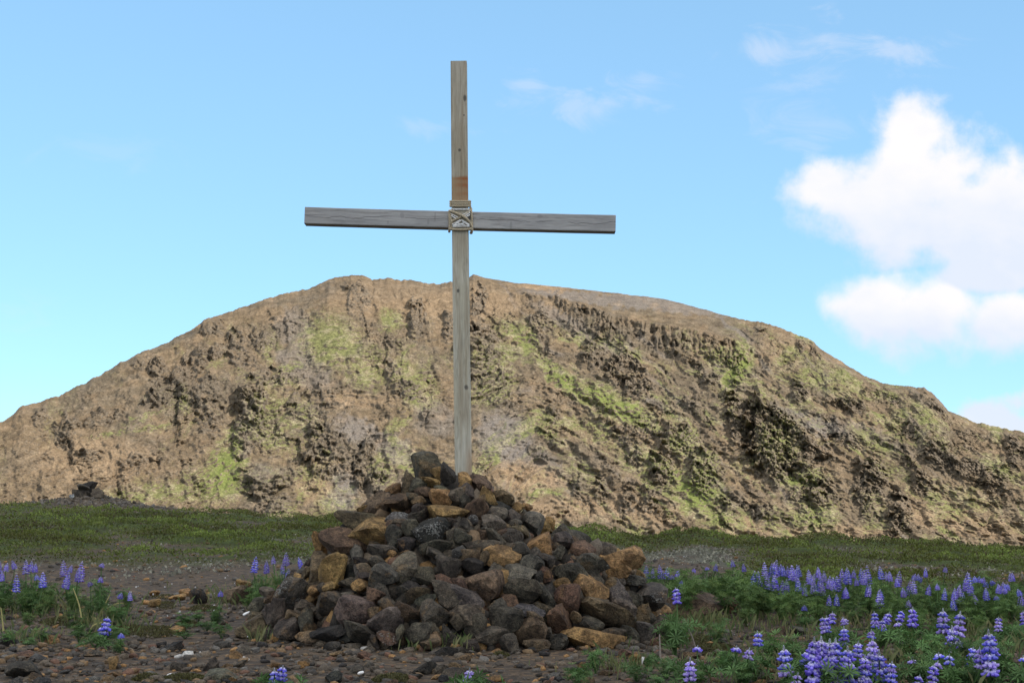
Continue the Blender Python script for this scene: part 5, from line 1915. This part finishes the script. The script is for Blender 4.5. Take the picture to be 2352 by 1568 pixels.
LEFT_SP = [(3, 0, 660, 740), (3, 15, 730, 810), (3, 55, 675, 735), (3, 90, 655, 720), (3, 195, 650, 755), (3, 235, 660, 740), (3, 265, 680, 745), (3, 125, 760, 890),
           (3, 270, 760, 800), (3, 320, 740, 860), (3, 470, 655, 775), (3, 535, 690, 745), (3, 515, 740, 865, -30), (3, 580, 720, 810), (3, 610, 660, 815), (3, 765, 675, 705),
           (3, 750, 775, 820), (3, 655, 815, 845)]
GROUP_SP = [(1, 195, 830, 950), (1, 270, 860, 955), (1, 320, 825, 885), (1, 415, 800, 900), (1, 385, 885, 960), (1, 505, 835, 915), (1, 435, 920, 1010)]
BACK_SP = [(4, 285, 485, 600), (4, 345, 510, 600), (4, 405, 475, 600), (4, 440, 530, 610), (4, 480, 495, 610), (4, 525, 570, 610), (4, 590, 520, 590), (4, 250, 560, 640), (4, 615, 620, 690), (4, 205, 580, 610),
           (4, 845, 495, 525), (4, 930, 465, 535), (4, 1075, 430, 495), (4, 1180, 465, 540), (4, 730, 510, 545), (4, 1320, 535, 670), (4, 1375, 450, 580), (4, 1400, 560, 690), (4, 1445, 460, 600), (4, 1475, 570, 715),
           (4, 1490, 430, 560), (4, 1525, 470, 580), (4, 1545, 620, 750), (4, 1580, 610, 745), (4, 1590, 490, 590), (4, 1630, 480, 610), (4, 1695, 480, 590), (4, 1690, 600, 715), (4, 1750, 645, 760), (4, 1780, 520, 650),
           (4, 1815, 640, 750), (4, 1870, 495, 600), (4, 1900, 600, 755), (4, 1835, 560, 660), (4, 1925, 530, 640), (4, 1980, 580, 700), (4, 1975, 755, 855), (4, 2040, 745, 855), (4, 1745, 850, 900), (4, 1335, 600, 680), (4, 1420, 640, 700), (4, 1660, 520, 620),
           (5, 195, 510, 650), (5, 240, 520, 640), (5, 310, 520, 600), (5, 370, 510, 640), (5, 425, 480, 660), (5, 460, 665, 770), (5, 545, 490, 610), (5, 550, 700, 850), (5, 600, 540, 620), (5, 640, 540, 630), (5, 730, 530, 680), (5, 765, 695, 775),
           (5, 815, 800, 870), (5, 855, 600, 750), (5, 900, 560, 620), (5, 940, 590, 630), (5, 970, 505, 590), (5, 1005, 660, 755), (5, 1075, 650, 710), (5, 1150, 690, 800), (5, 1155, 490, 545), (5, 1215, 780, 900), (5, 1240, 690, 800), (5, 1280, 670, 830),
           (5, 1320, 730, 830), (5, 1355, 540, 720), (5, 1390, 640, 760), (5, 1420, 580, 640), (5, 1420, 750, 840), (5, 1470, 580, 640), (5, 1510, 590, 650), (5, 1520, 690, 790), (5, 1570, 620, 660), (5, 1640, 650, 730), (5, 1690, 640, 725), (5, 1730, 650, 710),
           (5, 1770, 550, 630), (5, 1850, 730, 860), (5, 1620, 760, 800), (5, 80, 600, 700), (5, 150, 580, 720), (5, 225, 690, 790), (5, 330, 600, 670), (5, 400, 560, 660), (5, 700, 600, 680), (5, 1335, 600, 720), (5, 1820, 700, 760), (5, 1690, 700, 740)]
FRONT_SP = [(4, 1910, 960, 1110), (4, 1950, 950, 1110), (4, 2005, 895, 1020), (5, 210, 945, 1040), (5, 215, 1050, 1230), (5, 495, 910, 1060), (5, 470, 1070, 1160), (5, 530, 980, 1060), (5, 575, 970, 1090), (5, 640, 905, 1020, -40), (5, 710, 980, 1050), (5, 755, 900, 1000, -30),
            (5, 850, 875, 1055), (5, 1130, 885, 1115), (5, 1215, 1055, 1290), (5, 1290, 920, 1140), (5, 1280, 1150, 1290), (5, 1645, 960, 1100), (5, 1870, 900, 1040)]
FORE_SP = [(4, 1310, 1085, 1230), (4, 1240, 1240, 1350, -20), (4, 690, 1340, 1560), (4, 1555, 1240, 1510), (4, 1835, 1140, 1568), (4, 1900, 1150, 1590), (4, 1780, 1250, 1500), (4, 1690, 1450, 1640, -30), (4, 760, 1220, 1285), (4, 1120, 1215, 1290),
           (5, 85, 1170, 1568), (5, 140, 1170, 1500), (5, 250, 1240, 1580), (5, 20, 1250, 1590), (5, 350, 1180, 1330), (5, 410, 1320, 1560), (5, 540, 1270, 1560), (5, 480, 1160, 1420), (5, 660, 1370, 1568), (5, 920, 1470, 1640, -30), (5, 1050, 1400, 1600, -20),
           (5, 1085, 1360, 1430), (5, 1090, 1260, 1350), (5, 1190, 1300, 1410), (5, 1550, 1075, 1500), (5, 1580, 1140, 1320), (5, 1410, 1240, 1430), (5, 1470, 1240, 1440), (5, 1870, 1290, 1380), (5, 380, 1500, 1620), (5, 850, 1310, 1400), (5, 135, 1450, 1640)]


_rs = np.random.default_rng(8)
BACK_SP += [(c_, x_ + int(_rs.normal() * 26), y0_ + int(_rs.uniform(-16, 22)), y1_ + int(_rs.uniform(-10, 22))) for (c_, x_, y0_, y1_) in BACK_SP if y0_ < 720 and (c_ == 5 or x_ > 1280) and _rs.uniform() < 0.55]


def band_depth(q0, q1, rs):
    return float(np.interp(q0[1], [1278, 1320, 1355, 1395], [16.2, 14.6, 13.4, 12.6])) + rs.uniform(-.25, .25)


NUM = {1: 'one violet spike', 2: 'two violet spikes', 3: 'three violet spikes', 4: 'four violet spikes', 5: 'five violet spikes'}


def band_label(gi, gp):
    qx, qy = proj(*gp[0][0])
    row = 'back of the band' if qy < 1318 else 'middle of the band' if qy < 1352 else 'front of the band'
    for lim, t in ((1560, 'beside the ochre boulder of the cairn'), (1720, 'behind the brown boulder'), (1800, 'where flowers are thickest, left'), (1880, 'where flowers are thickest, centre'), (1980, 'right above the big foreground clump'),
                   (2090, 'right of the thickest flowers'), (2190, 'above the single foreground spikes'), (2290, 'near the right margin')):
        if qx < lim:
            return 'lupin with %s, %s, %s' % (NUM[len(gp)], row, t)
    return 'lupin with %s, %s, at the right margin' % (NUM[len(gp)], row)


def left_label(gi, gp):
    qx, qy = proj(*gp[0][0])
    row = 'back' if qy < 1310 else 'front'
    return 'lupin with %s, left patch %s, %s' % (NUM[len(gp)], row, 'cut by the left edge' if qx < 25 else 'near the left edge' if qx < 70 else 'left of the dry stalks' if qx < 160 else 'above the dry stalks' if qx < 225 else 'at its right end')


def mid_label(gi, gp):
    qx, qy = proj(*gp[0][0])
    for lim, t in ((1930, 'up left of the big clump'), (1975, 'right above the big clump'), (2030, 'above the pink faded heads'), (2060, 'with a bent head'), (2110, 'with a slim upright spike'), (2170, 'with fat stacked whorls'), (2230, 'with a very tall whorled spike'), (2320, 'alone over bare soil at right')):
        if qx < lim:
            return 'lupin with %s in the sparse middle row, %s' % (NUM[len(gp)], t)
    return 'lupin with %s in the sparse middle row, at the right margin' % NUM[len(gp)]


plants_from(LEFT_SP, lambda a, b, rs: float(np.interp(a[1], [1278, 1320, 1355], [15.2, 14.0, 12.9])) + rs.uniform(-.2, .2), False,
            left_label, 'lupins in the patch at the left edge')
plants_from(GROUP_SP, lambda a, b, rs: 14.7 + rs.uniform(-.3, .3), False, lambda gi, gp: 'lupin with %s in the small clump by the cairn, %s' % (NUM[len(gp)], ['at its left side', 'at its centre', 'at its right side', 'against the cairn stones', 'lowest of the clump'][gi % 5]), 'lupins in the small clump left of the cairn')
plants_from([s for s in BACK_SP if s[0] == 4 and s[1] < 1250], band_depth, False, band_label, 'lupins at the left end of the band', join=.25)
plants_from([s for s in BACK_SP if s[0] == 4 and s[1] >= 1250], band_depth, False, band_label, 'lupins in the thickest stretch of the band', join=.2)
plants_from([s for s in BACK_SP if s[0] == 5], band_depth, False, band_label, 'lupins in the right half of the band', join=.2)
plants_from(FRONT_SP, lambda a, b, rs: float(np.interp(b[1], [1430, 1530], [11.6, 10.2])), True, mid_label, 'lupins in the sparse middle row', join=.26)

fore_labels = {}


def fore_label(gi, gp):
    qx, qy = proj(*gp[0][0])
    L = [(1490, 'young lupin with a small blue head on the gravel, nearest to the cairn in the foreground'), (1560, 'low lupin with a short blue head beside dark moss right of the cairn'),
         (1600, 'short lupin with tiered blue whorls at the bottom edge right of the cairn'), (1700, 'lupin with a few blue buds among broad leaves in the foreground'), (1780, 'leafy lupin with loose bent blue heads left of the big flower clump'),
         (1840, 'lupin with one stout white-tipped spike just left of the big flower clump'), (1890, 'lupin at the left side of the big foreground clump, with tall lilac spikes'), (1920, 'lupin in the heart of the big foreground clump, spikes tipped silver'),
         (1970, 'lupin in the big foreground clump with mixed violet and white whorls'), (2020, 'lupin at the right side of the big foreground clump'), (2070, 'lupin with a low round head right of the big clump'),
         (2170, 'lupin with loose bluish heads between the big clump and the twin spikes'), (2215, 'lupin sprawling at the bottom edge with bent blue spikes'), (2285, 'lupin with several upright dark blue spikes near the right edge, over bare soil'),
         (2400, 'lupin with a single blue head at the far right edge of the foreground')]
    for lim, lb in L:
        if qx < lim:
            n = fore_labels.get(lb, 0)
            fore_labels[lb] = n + 1
            return lb if n == 0 else lb + (', nearer one' if n == 1 else ', half hidden')
    return 'lupin at the far right edge of the foreground'


plants_from(FORE_SP, lambda a, b, rs: float(np.interp(b[1], [1480, 1570], [9.3, 8.8])) + rs.uniform(-.12, .12), True, fore_label, 'lupins in the right foreground', join=.16)

# single lupins dotted about the gravel
plants_from([(4, 555, 690, 840)], lambda a, b, rs: 10.9, True, 'single tall lupin with bare stalks in front of the right flank of the cairn', 'lupins standing singly', join=.1)
plants_from([(3, 755, 1130, 1210), (3, 800, 1080, 1215)], lambda a, b, rs: 11.3, True, 'short lupin with two blue spikes beside dry stalks on the left gravel', 'lupins standing singly')
plants_from([(3, 905, 895, 940), (3, 965, 885, 955)], lambda a, b, rs: 13.0, False, 'tiny lupin with two violet heads on the gravel left of the cairn', 'lupins standing singly')
plants_from([(3, 1640, 880, 925)], lambda a, b, rs: 12.9, False, 'tiny lupin with one violet head between black stone and brown slab', 'lupins standing singly')
plants_from([(3, 2040, 1450, 1580), (3, 2105, 1430, 1560)], lambda a, b, rs: 8.75, True, 'lupin with two white-tipped spikes at the bottom edge before the cairn left half', 'lupins standing singly')
plants_from([(3, 900, 1195, 1232)], lambda a, b, rs: 10.9, False, 'lupin with one low violet head by the dark moss on the left gravel', 'lupins standing singly')
CROP[6] = (560, 1540, 3.459)
plants_from([(6, 2025, 290, 440, -20)], lambda a, b, rs: 8.8, True, 'lupin with one slim blue spike at the bottom edge before the cairn right half', 'lupins standing singly')


# leafy plants without flowers that fill the patches
def arr(me):
    V = np.empty(len(me.vertices) * 3, np.float32)
    me.vertices.foreach_get('co', V)
    Fc = np.empty(len(me.loops), np.int32)
    me.loops.foreach_get('vertex_index', Fc)
    c = np.empty(len(me.vertices) * 4, np.float32)
    me.color_attributes['tint'].data.foreach_get('color', c)
    return V.reshape(-1, 3), Fc.reshape(-1, 3), c.reshape(-1, 4)[:, :3]


MASS = Buf()
FARR = {False: [arr(m_) for m_ in FOLIAGE], True: [arr(m_) for m_ in LOWFOL]}


def filler(n, qlo, qhi, ylo, yhi, h0, h1, label, group, seed, low=False, name='leafy_lupin', mind=0.26, mass=False):
    rs = np.random.default_rng(seed)
    done, tr, seen = [], 0, {}
    while len(done) < n and tr < n * 30:
        tr += 1
        y = rs.uniform(ylo, yhi)
        q = rs.uniform(qlo, qhi)
        x = (q - 1176) / FA * y
        if in_cairn(x, y, 0.12) or any((x - a) ** 2 + (y - b) ** 2 < mind ** 2 for a, b in done):
            continue
        done.append((x, y))
        hh = rs.uniform(h0, h1)
        k = hh / (.20 if low else .36)
        w = max(k, .55) * rs.uniform(.85, 1.15)
        az = rs.uniform(0, 6.28)
        i = int(rs.integers(len(FARR[low])))
        z = gz1(x, y)
        if mass:
            V, Fc, c = FARR[low][i]
            ca_, sa_ = math.cos(az), math.sin(az)
            V = V * np.array([w, w, k])
            V = np.stack([V[:, 0] * ca_ - V[:, 1] * sa_ + x, V[:, 0] * sa_ + V[:, 1] * ca_ + y, V[:, 2] + z], 1)
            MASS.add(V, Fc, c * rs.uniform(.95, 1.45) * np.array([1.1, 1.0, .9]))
            continue
        lb = label(q, y) if callable(label) else label
        seen[lb] = seen.get(lb, 0) + 1
        root = empty(name, (x, y, z), lb, 'lupin' if 'lupin' in name else 'plant', group)
        f = obj('foliage', (LOWFOL if low else FOLIAGE)[i], root)
        f.scale = (w, w, k)
        f.rotation_euler = (0, 0, az)


filler(205, 1700, 2900, 12.8, 16.4, .17, .33, '', '', 501, mind=.2, mass=True)
filler(26, 1480, 1760, 13.6, 16.2,   .26, .42, '', '', 502, mass=True)
filler(42, 2050, 2800, 11.6, 13.2, .10, .24, '', '', 503, mind=.3, mass=True)
filler(38, -420, 300, 12.6, 15.2, .12, .27, '', '', 504, mass=True)
filler(8, 575, 690, 14.2, 15.2, .16, .26, '', '', 505, mind=.2, mass=True)
obj('lupin_leaves', MASS.mesh('lupin_leaves', M_LEAF, False), kind='stuff', label='mass of green lupin leaves filling the bands and patches under the flower spikes', category='foliage')


def fore_place(q, y):
    a = 'at the bottom edge' if y < 9.2 else ('over the middle foreground' if y < 9.8 else 'at the back of the foreground')
    for lim, t in ((1760, 'left of the blue tiered head'), (1860, 'below the bent loose heads'), (1960, 'under the big violet clump'), (2080, 'right of the big violet clump'), (2210, 'before the drooping spikes'), (2320, 'around the dark blue upright spikes')):
        if q < lim:
            return 'flowerless low lupin %s, %s' % (a, t)
    return 'flowerless low lupin %s, by the right margin' % a


filler(26, 1640, 2440, 8.7, 10.4, .10, .22, fore_place, 'flowerless lupins of the right foreground', 506, low=True, mind=.25)
filler(4, 1540, 1640, 11.2, 11.9, .14, .24, lambda q, y: 'leafy lupin %s the brown boulder right of the cairn' % ('close before' if y > 11.7 else 'a step before') + (', at its left end' if q < 1590 else ', at its middle'), 'flowerless lupins by the brown boulder', 507, mind=.16)
filler(7, 1310, 1560, 8.9, 9.9, .08, .15, lambda q, y: 'small leafy lupin on the gravel %s the orange chip' % ('far left of' if q < 1370 else 'left of' if q < 1440 else 'just right of' if q < 1500 else 'far right of') + (', at the bottom edge' if y < 9.3 else ''), 'small flowerless lupins before the cairn', 508, low=True, mind=.2)
filler(9, 20, 300, 11.2, 12.6, .06, .13, lambda q, y: 'small green plant %s' % ('near the left edge' if q < 90 else 'left of the dry stalks' if q < 170 else 'beside the dry stalks' if q < 240 else 'right of the dry stalks') + (', nearest the camera' if y < 11.7 else ', just below the left lupin patch'), 'small green plants on the left gravel', 509, low=True, name='green_plant', mind=.25)
filler(6, 430, 620, 12.0, 13.4, .05, .11, lambda q, y: 'small green plant %s of the brown slab left of the cairn' % ('in the gravel far left' if q < 455 and y < 12.7 else 'behind and far left' if q < 455 else 'left' if q < 500 else 'close to the left end' if q < 530 else 'in front' if y < 12.7 else 'right'), 'small green plants by the slab', 510, low=True, name='green_plant', mind=.2)

# dry yellow stalks
M_DRY = mat_tint('dry_stalk', 0.8)
for pts, lb in (([(190, 1440), (183, 1390), (168, 1350)], 'tall dry yellow stalk leaning left on the left gravel'), ([(224, 1420), (238, 1395), (252, 1365)], 'dry yellow stalk leaning right beside the short blue lupin'),
                ([(224, 1424), (212, 1412), (202, 1395)], 'short dry forked stalk between two longer ones on the left'), ([(242, 1398), (268, 1382), (292, 1386), (300, 1396)], 'arching dry stem bending down to the right on the left gravel'),
                ([(204, 1455), (212, 1435), (235, 1428)], 'dry curled leaf stalk at the foot of the yellow stalks'), ([(8, 1450), (6, 1425), (2, 1395)], 'dry stalk at the extreme left edge'),
                ([(1602, 1500), (1590, 1460), (1570, 1420)], 'bare grey stalk leaning left in front of the cairn right flank'), ([(1518, 1530), (1516, 1490), (1515, 1455)], 'thin grey upright twig before the cairn right foot')):
    d = float(on_ground(*pts[0])[1])
    P_ = [at(x, y, d) for x, y in pts]
    base = P_[0].copy()
    base[2] = gz1(base[0], base[1]) - 0.01
    P_[0] = base
    tck = np.linspace(0, 1, 9)
    seg = np.linspace(0, 1, len(P_))
    Q_ = np.stack([np.interp(tck, seg, [p[k] for p in P_]) for k in range(3)], 1)
    for _ in range(2):
        Q_[1:-1] = .25 * Q_[:-2] + .5 * Q_[1:-1] + .25 * Q_[2:]
    V, Fc = tube_tri(Q_ - base, np.linspace(.009, .004, 9), 5)
    dry = (0.36, 0.32, 0.13) if pts[0][0] < 1000 else (0.25, 0.21, 0.18)
    o = obj('dry_stalk', np_mesh('dry_stalk', V, Fc, M_DRY, True, np.broadcast_to(np.array(dry), (len(V), 3))))
    o.location = base
    thing(o, lb, 'dry stalk')


# ------------------------------------------------------------------ moss cushions, grass tufts and pale flecks
def build_moss():
    rs = np.random.default_rng(611)
    Vs, Fs, Cs, n0 = [], [], [], 0
    spots = [(350, 1452, 75, 22), (430, 1436, 30, 14), (300, 1446, 40, 12), (380, 1392, 26, 14), (1640, 1492, 60, 26), (1605, 1470, 40, 18), (905, 1562, 50, 16), (430, 1560, 60, 12), (340, 1560, 40, 10),
             (385, 1370, 40, 6), (470, 1400, 40, 12), (1150, 1508, 20, 8), (2200, 1440, 60, 30), (150, 1430, 60, 20)]
    for qx, qy, w, h in spots:
        n = int(w * h * 2.2)
        r = np.sqrt(rs.uniform(size=n))
        a = rs.uniform(0, 6.28, n)
        qq = np.stack([qx + r * np.cos(a) * w, qy + r * np.sin(a) * h * .55], 1)
        Pp = np.array([on_ground(*t) for t in qq])
        Pp[:, 2] = ground_z(Pp[:, 0], Pp[:, 1]) + 0.035 * (1 - r ** 2) - .005
        V, Fc = leaf_cards(Pp, rs.uniform(.010, .026, n), rs, .9, .5)
        Vs.append(V); Fs.append(Fc + n0); n0 += len(V)
        t = rs.uniform(size=n)[:, None]
        Cs.append(np.repeat((1 - t) * np.array([.045, .038, .016]) + t * np.array([.10, .095, .032]), 4, 0))
    me = np_mesh('moss', np.concatenate(Vs), np.concatenate(Fs), M_HEATH, False, np.concatenate(Cs))
    obj('moss', me, kind='stuff', label='low olive brown moss cushions scattered on the gravel', category='moss')


build_moss()


def build_grass():
    rs = np.random.default_rng(622)
    Vs, Fs, Cs, n0 = [], [], [], 0
    spots = [(950, 1488, 40, 10, 60), (1040, 1490, 50, 10, 90), (1075, 1480, 30, 8, 60), (600, 1470, 30, 8, 60), (100, 1400, 160, 40, 420), (520, 1380, 70, 18, 160), (1900, 1440, 500, 40, 900), (2000, 1540, 420, 60, 700),
             (630, 1345, 60, 10, 200), (1620, 1440, 60, 20, 160), (250, 1440, 80, 20, 140), (1430, 1540, 60, 14, 70), (60, 1470, 60, 20, 80), (2250, 1490, 160, 40, 300)]
    for qx, qy, w, h, n in spots:
        qq = np.stack([rs.normal(qx, w * .6, n), rs.normal(qy, h * .5, n)], 1)
        qq[:, 1] = np.maximum(qq[:, 1], 1290)
        Pp = np.array([on_ground(*t) for t in qq])
        Pp[:, 2] = ground_z(Pp[:, 0], Pp[:, 1])
        az = rs.uniform(0, 6.28, n)
        L = rs.uniform(.05, .16, n)
        lean = rs.uniform(.15, .7, n)
        s = np.stack([np.cos(az + 1.57), np.sin(az + 1.57), 0 * az], 1) * .0035
        d1 = np.stack([np.cos(az) * lean * .4, np.sin(az) * lean * .4, .7 + 0 * az], 1) * L[:, None]
        d2 = np.stack([np.cos(az) * lean, np.sin(az) * lean, 1 + 0 * az], 1) * L[:, None]
        V = np.stack([Pp - s, Pp + s, Pp + d1 + s * .7, Pp + d2], 1).reshape(-1, 3)
        Vs.append(V); Fs.append(quads_to_tris(n) + n0); n0 += len(V)
        t = rs.uniform(size=n)[:, None]
        Cs.append(np.repeat((1 - t) * np.array([.06, .10, .03]) + t * np.array([.20, .19, .085]), 4, 0))
    me = np_mesh('grass', np.concatenate(Vs), np.concatenate(Fs), M_LEAF, False, np.concatenate(Cs))
    obj('grass', me, kind='stuff', label='thin grass blades at the cairn foot and between the lupins', category='grass')


build_grass()


def build_flecks():
    rs = np.random.default_rng(633)
    n = 850
    y = rs.uniform(11.5, 26, n)
    q = np.where(rs.uniform(size=n) < .6, rs.uniform(250, 760, n), rs.uniform(-50, 2450, n))
    x = (q - 1176) / FA * y
    keep = ~in_cairn(x, y) & (heath(x, y) < .3) & (rs.uniform(size=n) < .35 + .6 * fbm(v3(x, y), 2, 5))
    x, y = x[keep], y[keep]
    Pp = np.stack([x, y, ground_z(x, y) + rs.uniform(.02, .06, len(x))], 1)
    V, Fc = leaf_cards(Pp, rs.uniform(.014, .034, len(x)), rs, .6, .9)
    c = np.repeat(np.array([[.62, .60, .58]]) * rs.uniform(.6, 1.1, (len(x), 1)), 4, 0)
    obj('small_flowers', np_mesh('small_flowers', V, Fc, M_PETAL, False, c), kind='stuff', label='tiny white flowers sprinkled over the bare gravel', category='flowers')


build_flecks()


# ------------------------------------------------------------------ labels that still coincide are told apart by their order from the left
def part_twins():
    by = {}
    for o in COL.objects:
        if o.parent is None and o.get('label') and o.get('category'):
            by.setdefault(o['label'], []).append(o)
    for lb, os_ in by.items():
        n = len(os_)
        if n < 2 or n > 4:
            continue
        os_.sort(key=lambda o: o.location.x / max(o.location.y, 0.1))
        words = {2: ('leftmost', 'rightmost'), 3: ('leftmost', 'central one', 'rightmost'), 4: ('leftmost', 'left of centre', 'right of centre', 'rightmost')}[n]
        for o, w in zip(os_, words):
            t = lb + ', ' + w
            o['label'] = t if len(t.split()) <= 16 else t.replace('flowerless low', 'low').replace('the big', 'big').replace('with ', '').replace(' of the foreground', ' row').replace('right of the cairn', 'near the cairn').replace('the brown slab left of the cairn', 'the brown slab')


part_twins()
